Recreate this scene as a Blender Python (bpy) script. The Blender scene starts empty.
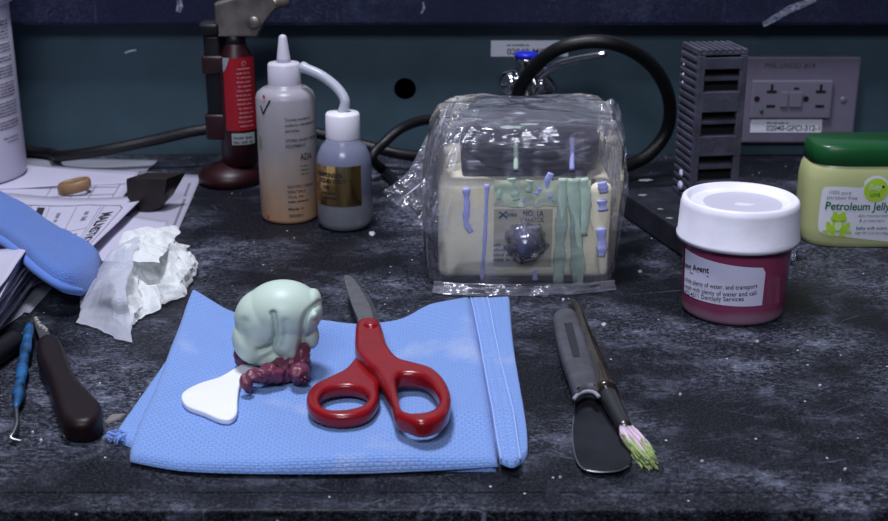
import bpy, bmesh, math, random
from math import sin, cos, pi, radians, sqrt, atan2
from mathutils import Vector, Matrix, noise
random.seed(7)
S = bpy.context.scene
COL = S.collection

# ------------------------------------------------------------------ camera
CAM_H, PITCH, FPX = 0.2556, radians(19), 888 * 50 / 36
cam = bpy.data.objects.new('camera', bpy.data.cameras.new('camera'))
cam.data.lens = 50; cam.data.sensor_width = 36; cam.data.clip_start = 0.02
cam.location = (0, 0, CAM_H); cam.rotation_euler = (pi / 2 - PITCH, 0, 0)
COL.objects.link(cam); S.camera = cam
cam.data.dof.use_dof = True
cam.data.dof.focus_distance = 0.66
cam.data.dof.aperture_fstop = 16

# ------------------------------------------------------------------ world, lights, exposure
w = bpy.data.worlds.new('room_light'); S.world = w; w.use_nodes = True
w.node_tree.nodes['Background'].inputs[0].default_value = (0.50, 0.56, 0.86, 1)
w.node_tree.nodes['Background'].inputs[1].default_value = 0.06

def area(name, loc, target, sx, sy, power, color):
    l = bpy.data.lights.new(name, 'AREA'); l.shape = 'RECTANGLE'; l.size = sx; l.size_y = sy
    l.energy = power; l.color = color
    o = bpy.data.objects.new(name, l); COL.objects.link(o); o.location = loc
    o.rotation_euler = (Vector(target) - Vector(loc)).to_track_quat('-Z', 'Y').to_euler()
    return o
area('ceiling_lamp', (-0.16, 0.62, 1.15), (0.04, 0.58, 0), 0.24, 0.18, 12.5, (0.86, 0.88, 1.0))
area('front_fill', (-0.12, -0.55, 1.05), (0.0, 0.8, 0), 0.6, 0.3, 11, (0.8, 0.85, 1.0))  # added fill from the front, lifts the teal panel and its sticker
S.view_settings.view_transform = 'Standard'; S.view_settings.look = 'None'
S.view_settings.gamma = 1; S.view_settings.use_curve_mapping = False
S.view_settings.exposure = 0.0

# ------------------------------------------------------------------ measuring helpers (photo -> metres)
def ray(px, py):
    a = (px - 444) / FPX; b = (260.5 - py) / FPX
    return a, cos(PITCH) + b * sin(PITCH), -sin(PITCH) + b * cos(PITCH)
def G(px, py, z=0.0):
    d = ray(px, py); t = (z - CAM_H) / d[2]
    return Vector((d[0] * t, d[1] * t, z))
def D(px, py, y):
    d = ray(px, py); t = y / d[1]
    return Vector((d[0] * t, y, CAM_H + d[2] * t))

# ------------------------------------------------------------------ materials
MATS = {}
def nodes_of(m):
    nt = m.node_tree
    return nt, nt.nodes['Principled BSDF']
def mat(name, col, rough=0.5, metal=0.0, trans=0.0, sub=0.0, coat=0.0, spec=0.5, noise_s=0, noise_amt=0.0, bump=0.0, bump_s=200, ior=1.45, alpha=1):
    if name in MATS: return MATS[name]
    m = bpy.data.materials.new(name); m.use_nodes = True
    nt, p = nodes_of(m)
    p.inputs['Base Color'].default_value = (*col, 1)
    p.inputs['Roughness'].default_value = rough; p.inputs['Metallic'].default_value = metal
    p.inputs['Transmission Weight'].default_value = trans
    p.inputs['Subsurface Weight'].default_value = sub
    p.inputs['Subsurface Radius'].default_value = (0.004, 0.003, 0.003)
    p.inputs['Coat Weight'].default_value = coat; p.inputs['Specular IOR Level'].default_value = spec
    p.inputs['IOR'].default_value = ior; p.inputs['Alpha'].default_value = alpha
    tc = nt.nodes.new('ShaderNodeTexCoord')
    if noise_amt:
        n = nt.nodes.new('ShaderNodeTexNoise'); n.inputs['Scale'].default_value = noise_s; n.inputs['Detail'].default_value = 5
        nt.links.new(tc.outputs['Object'], n.inputs['Vector'])
        r = nt.nodes.new('ShaderNodeValToRGB')
        r.color_ramp.elements[0].position = 0.35; r.color_ramp.elements[1].position = 0.65
        r.color_ramp.elements[0].color = (*[max(0, c * (1 - noise_amt)) for c in col], 1)
        r.color_ramp.elements[1].color = (*[min(1, c * (1 + noise_amt)) for c in col], 1)
        nt.links.new(n.outputs['Fac'], r.inputs[0]); nt.links.new(r.outputs[0], p.inputs['Base Color'])
    if bump:
        n = nt.nodes.new('ShaderNodeTexNoise'); n.inputs['Scale'].default_value = bump_s; n.inputs['Detail'].default_value = 4
        nt.links.new(tc.outputs['Object'], n.inputs['Vector'])
        b = nt.nodes.new('ShaderNodeBump'); b.inputs['Strength'].default_value = bump; b.inputs['Distance'].default_value = 0.001
        nt.links.new(n.outputs['Fac'], b.inputs['Height']); nt.links.new(b.outputs[0], p.inputs['Normal'])
    MATS[name] = m
    return m

def math_node(nt, op, a, b=None, clamp=False):
    n = nt.nodes.new('ShaderNodeMath'); n.operation = op; n.use_clamp = clamp
    for i, v in enumerate((a, b)):
        if v is None: continue
        if isinstance(v, (int, float)): n.inputs[i].default_value = v
        else: nt.links.new(v, n.inputs[i])
    return n.outputs[0]
def maprange(nt, v, a, b, c=0.0, d=1.0):
    n = nt.nodes.new('ShaderNodeMapRange'); n.inputs[1].default_value = a; n.inputs[2].default_value = b
    n.inputs[3].default_value = c; n.inputs[4].default_value = d
    nt.links.new(v, n.inputs[0]); return n.outputs[0]
def tex_noise(nt, co, scale, detail=4, vscale=(1, 1, 1), rot=0, rough=0.5):
    mp = nt.nodes.new('ShaderNodeMapping'); mp.inputs['Scale'].default_value = vscale; mp.inputs['Rotation'].default_value = (0, 0, rot)
    nt.links.new(co, mp.inputs[0])
    n = nt.nodes.new('ShaderNodeTexNoise'); n.inputs['Scale'].default_value = scale; n.inputs['Detail'].default_value = detail
    n.inputs['Roughness'].default_value = rough
    nt.links.new(mp.outputs[0], n.inputs['Vector']); return n.outputs['Fac']
def mixc(nt, fac, a, b):
    n = nt.nodes.new('ShaderNodeMix'); n.data_type = 'RGBA'
    nt.links.new(fac, n.inputs[0]) if not isinstance(fac, float) else setattr(n.inputs[0], 'default_value', fac)
    for i, v in ((6, a), (7, b)):
        if isinstance(v, tuple): n.inputs[i].default_value = (*v, 1)
        else: nt.links.new(v, n.inputs[i])
    return n.outputs[2]

def stone_mat(name, base, dust, amt, speck):
    m = bpy.data.materials.new(name); m.use_nodes = True; nt, p = nodes_of(m)
    co = nt.nodes.new('ShaderNodeTexCoord').outputs['Object']
    big = maprange(nt, tex_noise(nt, co, 9, 6, (0.75, 1.1, 1), 0.75, 0.62), 0.43, 0.60)
    fine = maprange(nt, tex_noise(nt, co, 420, 7, (0.7, 1.1, 1), 0.15, 0.9), 0.50, 0.60)
    f1 = math_node(nt, 'MULTIPLY', big, fine)
    mid = maprange(nt, tex_noise(nt, co, 50, 7, (0.8, 1.15, 1), -0.2, 0.75), 0.5, 0.75)
    f2 = math_node(nt, 'MULTIPLY', math_node(nt, 'MULTIPLY', mid, big), 0.6)
    f = math_node(nt, 'ADD', math_node(nt, 'MULTIPLY', f1, 0.62), f2)
    fine2 = maprange(nt, tex_noise(nt, co, 900, 3, (0.8, 1.2, 1), 0, 0.8), 0.52, 0.66)
    f = math_node(nt, 'ADD', f, math_node(nt, 'MULTIPLY', fine2, 0.15))
    for rot, th in ((0.45, 0.715), (-0.6, 0.71), (0.12, 0.715), (1.1, 0.73), (-0.25, 0.71), (0.8, 0.72)):
        ro = nt.nodes.new('ShaderNodeMapping'); ro.inputs['Rotation'].default_value = (0, 0, rot); nt.links.new(co, ro.inputs[0])
        s = maprange(nt, tex_noise(nt, ro.outputs[0], 15, 2, (1, 80, 1), 0, 0.6), th, th + 0.04)
        f = math_node(nt, 'ADD', f, math_node(nt, 'MULTIPLY', s, 0.42))
    f = math_node(nt, 'MULTIPLY', f, amt, True)
    # plaster specks
    vo = nt.nodes.new('ShaderNodeTexVoronoi'); vo.inputs['Scale'].default_value = 150; nt.links.new(co, vo.inputs['Vector'])
    sp = maprange(nt, vo.outputs['Distance'], 0.10, 0.07)
    sel = nt.nodes.new('ShaderNodeSeparateColor'); nt.links.new(vo.outputs['Color'], sel.inputs[0])
    sp = math_node(nt, 'MULTIPLY', sp, maprange(nt, sel.outputs[0], 1 - speck, 1 - speck + 0.02))
    c = mixc(nt, f, base, dust)
    c = mixc(nt, sp, c, (0.62, 0.64, 0.72))
    nt.links.new(c, p.inputs['Base Color'])
    rg = maprange(nt, f, 0, 1, 0.38, 0.8); nt.links.new(rg, p.inputs['Roughness'])
    p.inputs['Specular IOR Level'].default_value = 0.12
    b = nt.nodes.new('ShaderNodeBump'); b.inputs['Strength'].default_value = 0.35; b.inputs['Distance'].default_value = 0.0008
    nt.links.new(fine2, b.inputs['Height']); nt.links.new(b.outputs[0], p.inputs['Normal'])
    return m

def cloth_mat(name, col, period=0.0019, dusty=0.5):
    m = bpy.data.materials.new(name); m.use_nodes = True; nt, p = nodes_of(m)
    co = nt.nodes.new('ShaderNodeTexCoord').outputs['UV']
    br = nt.nodes.new('ShaderNodeTexBrick')
    br.inputs['Scale'].default_value = 1 / period * 0.5; br.inputs['Mortar Size'].default_value = 0.10
    br.inputs['Mortar Smooth'].default_value = 1.0
    br.inputs['Brick Width'].default_value = 0.95; br.inputs['Row Height'].default_value = 0.5
    nz = nt.nodes.new('ShaderNodeTexNoise'); nz.inputs['Scale'].default_value = 500
    nt.links.new(co, nz.inputs['Vector'])
    va = nt.nodes.new('ShaderNodeVectorMath'); va.operation = 'SCALE'; va.inputs['Scale'].default_value = 0.0011
    nt.links.new(nz.outputs['Color'], va.inputs[0])
    vb = nt.nodes.new('ShaderNodeVectorMath'); vb.operation = 'ADD'
    nt.links.new(co, vb.inputs[0]); nt.links.new(va.outputs[0], vb.inputs[1])
    nt.links.new(vb.outputs[0], br.inputs['Vector'])
    fz = tex_noise(nt, co, 900, 3)
    h = math_node(nt, 'SUBTRACT', math_node(nt, 'MULTIPLY', fz, 0.9), br.outputs['Fac'])
    blot = maprange(nt, tex_noise(nt, co, 14, 5, (1, 1, 1), 0, 0.6), 0.56, 0.72)
    dark = tuple(c * 0.72 for c in col); pale = tuple(min(1, c * 0.55 + 0.33) for c in col)
    c1 = mixc(nt, math_node(nt, 'MULTIPLY', br.outputs['Fac'], 0.6), col, dark)
    c2 = mixc(nt, math_node(nt, 'MULTIPLY', blot, dusty), c1, pale)
    nt.links.new(c2, p.inputs['Base Color'])
    p.inputs['Roughness'].default_value = 0.95; p.inputs['Specular IOR Level'].default_value = 0.1
    p.inputs['Sheen Weight'].default_value = 0.2
    b = nt.nodes.new('ShaderNodeBump'); b.inputs['Strength'].default_value = 0.6; b.inputs['Distance'].default_value = 0.0008
    nt.links.new(h, b.inputs['Height']); nt.links.new(b.outputs[0], p.inputs['Normal'])
    return m

def film_mat(name, tint, haze, scale, strength=1.0):
    """thin wrinkled plastic film: see-through and glossy, crease highlights painted in as pale haze"""
    m = bpy.data.materials.new(name); m.use_nodes = True; nt = m.node_tree
    for n in list(nt.nodes):
        if n.type != 'OUTPUT_MATERIAL': nt.nodes.remove(n)
    out = [n for n in nt.nodes if n.type == 'OUTPUT_MATERIAL'][0]
    co = nt.nodes.new('ShaderNodeTexCoord').outputs['Object']
    n1 = tex_noise(nt, co, scale, 3, (1, 1, 0.35), 0, 0.5)
    n2 = tex_noise(nt, co, scale * 2.6, 3, (0.5, 1, 1.6), 0.3, 0.5)
    r1 = math_node(nt, 'ABSOLUTE', math_node(nt, 'SUBTRACT', n1, 0.5))
    r2 = math_node(nt, 'ABSOLUTE', math_node(nt, 'SUBTRACT', n2, 0.5))
    h = math_node(nt, 'ADD', math_node(nt, 'MULTIPLY', r1, 1.0), math_node(nt, 'MULTIPLY', r2, 0.5))
    b = nt.nodes.new('ShaderNodeBump'); b.inputs['Strength'].default_value = strength; b.inputs['Distance'].default_value = 0.005
    nt.links.new(h, b.inputs['Height'])
    tr = nt.nodes.new('ShaderNodeBsdfTransparent'); tr.inputs[0].default_value = (0.97, 0.97, 0.985, 1)
    gl = nt.nodes.new('ShaderNodeBsdfGlossy'); gl.inputs['Roughness'].default_value = 0.13
    gl.inputs[0].default_value = (1, 1, 1, 1)
    df = nt.nodes.new('ShaderNodeBsdfDiffuse'); df.inputs[0].default_value = (*tint, 1)
    for n in (gl, df): nt.links.new(b.outputs[0], n.inputs['Normal'])
    fr = nt.nodes.new('ShaderNodeFresnel'); fr.inputs[0].default_value = 1.5
    crease_glint = maprange(nt, h, 0.07, 0.0, 0.0, 1.0)
    hz = math_node(nt, 'ADD', math_node(nt, 'MULTIPLY', crease_glint, haze * 2.0), haze)  # extra pale diffuse along creases paints their highlights into the colour
    m1 = nt.nodes.new('ShaderNodeMixShader'); nt.links.new(hz, m1.inputs[0])
    nt.links.new(tr.outputs[0], m1.inputs[1]); nt.links.new(df.outputs[0], m1.inputs[2])
    m2 = nt.nodes.new('ShaderNodeMixShader'); nt.links.new(math_node(nt, 'MULTIPLY', fr.outputs[0], 1.3, True), m2.inputs[0])
    nt.links.new(m1.outputs[0], m2.inputs[1]); nt.links.new(gl.outputs[0], m2.inputs[2])
    nt.links.new(m2.outputs[0], out.inputs['Surface'])
    return m

def tissue_mat(name, col, transp):
    m = mat(name, col, 0.7, bump=0.4, bump_s=160)
    nt, p = nodes_of(m)
    out = [n for n in nt.nodes if n.type == 'OUTPUT_MATERIAL'][0]
    tl = nt.nodes.new('ShaderNodeBsdfTranslucent'); tl.inputs[0].default_value = (*col, 1)
    tp = nt.nodes.new('ShaderNodeBsdfTransparent')
    a = nt.nodes.new('ShaderNodeMixShader'); a.inputs[0].default_value = 0.25
    nt.links.new(p.outputs[0], a.inputs[1]); nt.links.new(tl.outputs[0], a.inputs[2])
    b = nt.nodes.new('ShaderNodeMixShader'); b.inputs[0].default_value = transp
    nt.links.new(a.outputs[0], b.inputs[1]); nt.links.new(tp.outputs[0], b.inputs[2])
    nt.links.new(b.outputs[0], out.inputs['Surface'])
    return m

M_stone = stone_mat('black_stone', (0.004, 0.0045, 0.007), (0.30, 0.32, 0.43), 1.1, 0.16)
M_ledge = stone_mat('blue_black_stone', (0.012, 0.014, 0.035), (0.10, 0.12, 0.20), 0.55, 0.03)
M_teal = mat('teal_paint', (0.041, 0.074, 0.096), 0.45, noise_s=30, noise_amt=0.10, bump=0.1, bump_s=90)
M_wall = mat('pale_paint', (0.35, 0.38, 0.42), 0.8, noise_s=8, noise_amt=0.05)
M_hole = mat('black_void', (0.002, 0.002, 0.003), 0.9)
M_blue = cloth_mat('blue_towel', (0.215, 0.36, 0.75), dusty=0.75)
M_blue2 = cloth_mat('deep_blue_towel', (0.11, 0.21, 0.56), 0.0027, 0.15)
M_red = mat('red_plastic', (0.24, 0.004, 0.008), 0.27, coat=0.15, noise_s=60, noise_amt=0.08)
M_steel = mat('steel', (0.42, 0.43, 0.45), 0.32, metal=1, noise_s=90, noise_amt=0.15, bump=0.05, bump_s=300)
M_dsteel = mat('dark_steel', (0.14, 0.145, 0.15), 0.4, metal=0.85, noise_s=90, noise_amt=0.2)
M_chrome = mat('chrome', (0.75, 0.77, 0.8), 0.08, metal=1)
M_white = mat('white_plastic', (0.80, 0.78, 0.86), 0.38, sub=0.05)
M_lid = mat('white_lid', (0.86, 0.84, 0.94), 0.5, noise_s=50, noise_amt=0.06, bump=0.15, bump_s=200)
M_tub = mat('tub_plastic', (0.56, 0.53, 0.65), 0.45)
M_black = mat('black_rubber', (0.010, 0.010, 0.011), 0.45, noise_s=80, noise_amt=0.3)
M_bplastic = mat('black_plastic', (0.006, 0.006, 0.008), 0.42, spec=0.3)
M_ink = mat('black_ink', (0.015, 0.015, 0.02), 0.7)
M_grey_ink = mat('grey_ink', (0.16, 0.16, 0.20), 0.7)
M_paper = mat('white_paper', (0.50, 0.48, 0.60), 0.8, noise_s=20, noise_amt=0.03)
M_gpaper = mat('grey_paper', (0.25, 0.26, 0.31), 0.8, noise_s=20, noise_amt=0.06)
M_label = mat('label_paper', (0.74, 0.72, 0.90), 0.6)
M_wlabel = mat('label_white', (0.72, 0.72, 0.80), 0.6)

# ------------------------------------------------------------------ object helpers
def link(o, parent=None):
    COL.objects.link(o)
    if parent is not None:
        o.parent = parent
        bpy_m = parent_world(parent)
        o.matrix_parent_inverse = bpy_m.inverted()
    return o
def parent_world(o):
    m = o.matrix_basis.copy()
    while o.parent is not None:
        m = o.parent.matrix_basis @ (o.parent.matrix_parent_inverse if False else m) if False else (o.matrix_parent_inverse @ m)
        o = o.parent; m = o.matrix_basis @ m
    return m
def tag(o, label=None, cat=None, group=None, kind=None):
    if label: o['label'] = label
    if cat: o['category'] = cat
    if group: o['group'] = group
    if kind: o['kind'] = kind
    return o
def thing(name, loc, label, cat, group=None):
    o = bpy.data.objects.new(name, None); o.location = loc; o.empty_display_size = 0.01
    COL.objects.link(o); return tag(o, label, cat, group)
def mk(name, me, m, parent=None, smooth=True):
    if isinstance(me, bmesh.types.BMesh):
        bm = me; me = bpy.data.meshes.new(name); bm.normal_update(); bm.to_mesh(me); bm.free()
    me.materials.clear()
    for x in (m if isinstance(m, (list, tuple)) else [m]): me.materials.append(x)
    for p in me.polygons: p.use_smooth = smooth
    o = bpy.data.objects.new(name, me); link(o, parent); return o
def autosmooth(o, ang=35):
    me = o.data
    bm = bmesh.new(); bm.from_mesh(me)
    for e in bm.edges:
        if len(e.link_faces) == 2: e.smooth = e.calc_face_angle(0) < radians(ang)
    bm.to_mesh(me); bm.free(); return o
def bevel_bm(bm, wdt, seg=2, ang=30):
    es = [e for e in bm.edges if len(e.link_faces) == 2 and e.calc_face_angle(0) > radians(ang)]
    if es: bmesh.ops.bevel(bm, geom=es, offset=wdt, segments=seg, affect='EDGES', profile=0.6, clamp_overlap=True)
def box_bm(x0, x1, y0, y1, z0, z1, bev=0.0, bm=None, rot=None, seg=2):
    b = bmesh.new(); bmesh.ops.create_cube(b, size=1)
    bmesh.ops.scale(b, vec=(x1 - x0, y1 - y0, z1 - z0), verts=b.verts)
    if bev: bevel_bm(b, bev, seg)
    c = Vector(((x0 + x1) / 2, (y0 + y1) / 2, (z0 + z1) / 2))
    for v in b.verts: v.co += c
    if rot: bmesh.ops.transform(b, matrix=rot, verts=b.verts)
    return merge(bm, b) if bm is not None else b
def merge(bm, b):
    me = bpy.data.meshes.new('t'); b.to_mesh(me); b.free(); bm.from_mesh(me); bpy.data.meshes.remove(me); return bm
def lathe_bm(prof, n=48, center=(0, 0, 0), axis=None, bm=None, sq=None):
    """prof: (r, z) list. axis: direction vector the z of the profile runs along. sq: (ax, by, power) superellipse"""
    b = bmesh.new(); rings = []
    for r, z in prof:
        ring = []
        for i in range(n):
            a = 2 * pi * i / n
            if sq:
                ca, sa = cos(a), sin(a); e = 2 / sq[2]
                x = math.copysign(abs(ca) ** e, ca) * r * sq[0]; y = math.copysign(abs(sa) ** e, sa) * r * sq[1]
            else: x, y = r * cos(a), r * sin(a)
            ring.append(b.verts.new((x, y, z)))
        rings.append(ring)
    for k in range(len(rings) - 1):
        for i in range(n):
            j = (i + 1) % n
            b.faces.new((rings[k][i], rings[k][j], rings[k + 1][j], rings[k + 1][i]))
    b.faces.new(list(reversed(rings[0]))); b.faces.new(rings[-1])
    mt = Matrix.Translation(Vector(center))
    if axis is not None:
        mt = mt @ Vector(axis).normalized().to_track_quat('Z', 'Y').to_matrix().to_4x4()
    bmesh.ops.transform(b, matrix=mt, verts=b.verts)
    return merge(bm, b) if bm is not None else b
def spline(pts, n=8, closed=False):
    """Catmull-Rom resample"""
    P = [Vector(p) for p in pts]; N = len(P); out = []
    rng = range(N) if closed else range(N - 1)
    for i in rng:
        p0 = P[(i - 1) % N] if closed or i > 0 else P[0]
        p1 = P[i]; p2 = P[(i + 1) % N]
        p3 = P[(i + 2) % N] if closed or i + 2 < N else P[-1]
        for k in range(n):
            t = k / n
            out.append(0.5 * ((2 * p1) + (p2 - p0) * t + (2 * p0 - 5 * p1 + 4 * p2 - p3) * t * t + (3 * p1 - p0 - 3 * p2 + p3) * t ** 3))
    if not closed: out.append(P[-1])
    return out
def tube_bm(pts, rad, n=14, bm=None, flat=1.0):
    P = [Vector(p) for p in pts]; b = bmesh.new(); rings = []
    R = rad if callable(rad) else (lambda t: rad)
    up = Vector((0, 0, 1)); prev = None
    for i, p in enumerate(P):
        t = (P[min(i + 1, len(P) - 1)] - P[max(i - 1, 0)]).normalized()
        if prev is None:
            x = t.cross(up)
            if x.length < 1e-3: x = t.cross(Vector((0, 1, 0)))
            x.normalize()
        else:
            x = (prev - t * prev.dot(t)).normalized()
        prev = x; y = t.cross(x)
        r = R(i / (len(P) - 1))
        rings.append([b.verts.new(p + x * r * cos(2 * pi * k / n) + y * r * flat * sin(2 * pi * k / n)) for k in range(n)])
    for k in range(len(rings) - 1):
        for i in range(n):
            j = (i + 1) % n
            b.faces.new((rings[k][i], rings[k][j], rings[k + 1][j], rings[k + 1][i]))
    b.faces.new(list(reversed(rings[0]))); b.faces.new(rings[-1])
    bmesh.ops.recalc_face_normals(b, faces=b.faces)
    return merge(bm, b) if bm is not None else b
def from_object(o):
    COL.objects.link(o)
    dg = bpy.context.evaluated_depsgraph_get(); dg.update()
    me = bpy.data.meshes.new_from_object(o.evaluated_get(dg))
    bpy.data.objects.remove(o); return me
def plate_mesh(outlines, extrude, bevel, smooth_n=6, res=3):
    """2D outlines (first solid, later holes) -> bevelled solid centred on z=0"""
    cu = bpy.data.curves.new('t', 'CURVE'); cu.dimensions = '2D'; cu.fill_mode = 'BOTH'
    cu.extrude = extrude; cu.bevel_depth = bevel; cu.bevel_resolution = res; cu.offset = -bevel
    for ol in outlines:
        pts = spline([(p[0], p[1], 0) for p in ol], smooth_n, True) if smooth_n > 1 else [Vector((p[0], p[1], 0)) for p in ol]
        sp = cu.splines.new('POLY'); sp.points.add(len(pts) - 1); sp.use_cyclic_u = True
        for q, p in zip(sp.points, pts): q.co = (p.x, p.y, 0, 1)
    return from_object(bpy.data.objects.new('t', cu))
def shift(me, v):
    me.transform(Matrix.Translation(Vector(v))); return me
def join_meshes(mes):
    bm = bmesh.new()
    for me in mes:
        bm.from_mesh(me); bpy.data.meshes.remove(me)
    return bm
def text_me(body, width, height, x=0, y=0, align='L', shear=0, bold=0.0):
    """flat text in xy, cap height `height`, total width `width` (0 = natural)"""
    cu = bpy.data.curves.new('t', 'FONT'); cu.body = body; cu.size = 1; cu.shear = shear; cu.resolution_u = 3; cu.offset = bold
    me = from_object(bpy.data.objects.new('t', cu))
    xs = [v.co.x for v in me.vertices]; x0, x1 = min(xs), max(xs)
    sy = height / 0.70; sx = width / (x1 - x0) if width else sy
    wd = (x1 - x0) * sx
    ox = {'L': 0, 'C': -wd / 2, 'R': -wd}[align]
    for v in me.vertices: v.co = ((v.co.x - x0) * sx + x + ox, v.co.y * sy + y, 0)
    return me
def greek(x, y, wid, h, rnd=random):
    """an unreadable line of small print: short uneven word marks"""
    bm = bmesh.new(); cx = x
    while cx < x + wid:
        wl = min(rnd.uniform(1.2, 4.5) * h, x + wid - cx)
        k = cx
        while k < cx + wl - 0.2 * h:
            a = rnd.uniform(0.3, 0.5) * h; hh = h * rnd.choice((0.7, 0.75, 1.0))
            vs = [bm.verts.new(c) for c in ((k, y, 0), (k + a, y, 0), (k + a, y + hh, 0), (k, y + hh, 0))]
            bm.faces.new(vs); k += a + 0.16 * h
        cx += wl + 0.55 * h
    me = bpy.data.meshes.new('t'); bm.to_mesh(me); bm.free(); return me
def rect_me(x0, x1, y0, y1, r=0.0, nx=16, ny=4):
    bm = bmesh.new(); g = []
    for j in range(ny + 1):
        g.append([bm.verts.new((x0 + (x1 - x0) * i / nx, y0 + (y1 - y0) * j / ny, 0)) for i in range(nx + 1)])
    for j in range(ny):
        for i in range(nx): bm.faces.new((g[j][i], g[j][i + 1], g[j + 1][i + 1], g[j + 1][i]))
    me = bpy.data.meshes.new('t'); bm.to_mesh(me); bm.free(); return me
def line_me(pts, wd, closed=False):
    bm = bmesh.new(); P = [Vector((p[0], p[1], 0)) for p in pts]
    seg = list(zip(P, P[1:])) + ([(P[-1], P[0])] if closed else [])
    for a, b in seg:
        d = (b - a).normalized(); n = Vector((-d.y, d.x, 0)) * wd / 2
        vs = [bm.verts.new(q) for q in (a - n, b - n, b + n, a + n)]; bm.faces.new(vs)
    me = bpy.data.meshes.new('t'); bm.to_mesh(me); bm.free(); return me
def mapped(bm_or_list, fn):
    bm = join_meshes(bm_or_list) if isinstance(bm_or_list, list) else bm_or_list
    for v in bm.verts: v.co = fn(v.co.x, v.co.y)
    return bm
def cyl_map(c, r, z0, th0=0.0, off=0.0003, tilt=0.0, taper=0.0):
    def fn(x, y):
        x, y = x * cos(tilt) - y * sin(tilt), x * sin(tilt) + y * cos(tilt)
        rr = r + off + taper * y
        a = th0 + x / r
        return Vector((c[0] + rr * sin(a), c[1] - rr * cos(a), z0 + y))
    return fn

def resample(pts, n):
    P = spline(pts, 12); L = [0]
    for a, b in zip(P, P[1:]): L.append(L[-1] + (b - a).length)
    out = []; k = 0
    for i in range(n + 1):
        t = L[-1] * i / n
        while k < len(P) - 2 and L[k + 1] < t: k += 1
        s = (t - L[k]) / max(1e-9, L[k + 1] - L[k]); out.append(P[k].lerp(P[k + 1], min(1, s)))
    return out
def coons(bottom, top, left, right, nu, nv):
    """four boundary polylines; bottom/top run left->right, left/right run bottom->top"""
    B, T, Lf, R = resample(bottom, nu), resample(top, nu), resample(left, nv), resample(right, nv)
    g = []
    for j in range(nv + 1):
        v = j / nv; row = []
        for i in range(nu + 1):
            u = i / nu
            p = (1 - v) * B[i] + v * T[i] + (1 - u) * Lf[j] + u * R[j] \
                - ((1 - u) * (1 - v) * B[0] + u * (1 - v) * B[-1] + (1 - u) * v * T[0] + u * v * T[-1])
            row.append(p)
        g.append(row)
    return g
def pad_bm(grid, thick, edge, wr, floor_fn=None, edge_pow=0.5, size=None):
    """a folded cloth: top surface over a patch, rounded down to its underside at the rim"""
    bm = bmesh.new(); uvl = bm.loops.layers.uv.new('UVMap')
    nv = len(grid) - 1; nu = len(grid[0]) - 1
    us = [0]; vs = [0]
    for i in range(nu): us.append(us[-1] + (grid[nv // 2][i + 1] - grid[nv // 2][i]).length)
    for j in range(nv): vs.append(vs[-1] + (grid[j + 1][nu // 2] - grid[j][nu // 2]).length)
    top, bot, uv = [], [], {}
    for j in range(nv + 1):
        rt, rb = [], []
        for i in range(nu + 1):
            p = grid[j][i]
            e = min(us[i], us[-1] - us[i], vs[j], vs[-1] - vs[j]) / edge
            f = sqrt(max(0, 1 - (1 - min(1, e)) ** 2)) if e < 1 else 1
            q = Vector((p.x, p.y, p.z + thick * (0.06 + 0.94 * f) + wr(p.x, p.y) * f))
            t = bm.verts.new(q); b = bm.verts.new((p.x, p.y, p.z))
            def off(a_, L_):
                lo, hi = a_, L_ - a_
                g_ = lambda q: 1 - sqrt(max(0, 1 - (1 - min(1, q / edge)) ** 2))
                return -g_(lo) * thick + g_(hi) * thick
            ou, ov = off(us[i], us[-1]), off(vs[j], vs[-1])
            uv[t] = (us[i] + ou, vs[j] + ov); uv[b] = (us[i] + ou * 1.2, vs[j] + ov * 1.2); rt.append(t); rb.append(b)
        top.append(rt); bot.append(rb)
    for j in range(nv):
        for i in range(nu):
            bm.faces.new((top[j][i], top[j][i + 1], top[j + 1][i + 1], top[j + 1][i]))
            bm.faces.new((bot[j][i], bot[j + 1][i], bot[j + 1][i + 1], bot[j][i + 1]))
    def side(a, b): 
        for k in range(len(a) - 1): bm.faces.new((a[k], a[k + 1], b[k + 1], b[k]))
    side(bot[0], top[0]); side(top[-1], bot[-1])
    side([r[0] for r in top], [r[0] for r in bot]); side([r[-1] for r in bot], [r[-1] for r in top])
    for f in bm.faces:
        for l in f.loops: l[uvl].uv = uv[l.vert]
    return bm
def nz(x, y, s, seed=0): return noise.noise(Vector((x * s, y * s, seed)))
def ridge(x, y, s, seed=0): return 1 - abs(noise.noise(Vector((x * s, y * s, seed)))) * 2

_FR = random.Random(5)
FOLDS = [[(_FR.uniform(0, pi), _FR.uniform(0, 1)) for _ in range(12)] for _ in range(8)]
def folds(x, y, k, f0, n=7, g=1.38):
    """sum of straight-creased zigzags in many directions: flat facets meeting in sharp folds, about -1..1"""
    h = 0; f = f0; a = 1.0; tot = 0
    for (th, ph) in FOLDS[k][:n]:
        u = (x * cos(th) + y * sin(th)) * f + ph + 0.22 * h
        h += a * (abs((u % 1) * 2 - 1) * 2 - 1); tot += a; f *= g; a /= g
    return h / tot * 1.6
# ------------------------------------------------------------------ the setting
WALL = 1.017
FRONT = G(444, 510).y; GR = G(444, 493).y
# worktop: long slab, bevelled nose, one drip groove
bm = bmesh.new()
prof = [(FRONT, -0.030), (FRONT, -0.0012), (FRONT + 0.0003, -0.0005), (FRONT + 0.0010, -0.0001), (GR, 0.0),
        (GR + 0.0002, -0.0005), (GR + 0.0007, -0.0005), (GR + 0.0009, 0.0), (1.30, 0.0), (1.30, -0.030)]
a = [bm.verts.new((-1.2, y, z)) for y, z in prof]; b = [bm.verts.new((1.2, y, z)) for y, z in prof]
for i in range(len(prof)):
    j = (i + 1) % len(prof); bm.faces.new((a[i], a[j], b[j], b[i]))
bm.faces.new(list(reversed(a))); bm.faces.new(b)
bmesh.ops.recalc_face_normals(bm, faces=bm.faces)
tag(mk('worktop', bm, M_stone, smooth=False), 'scratched black stone worktop dusted with pale plaster', 'worktop')
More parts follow.
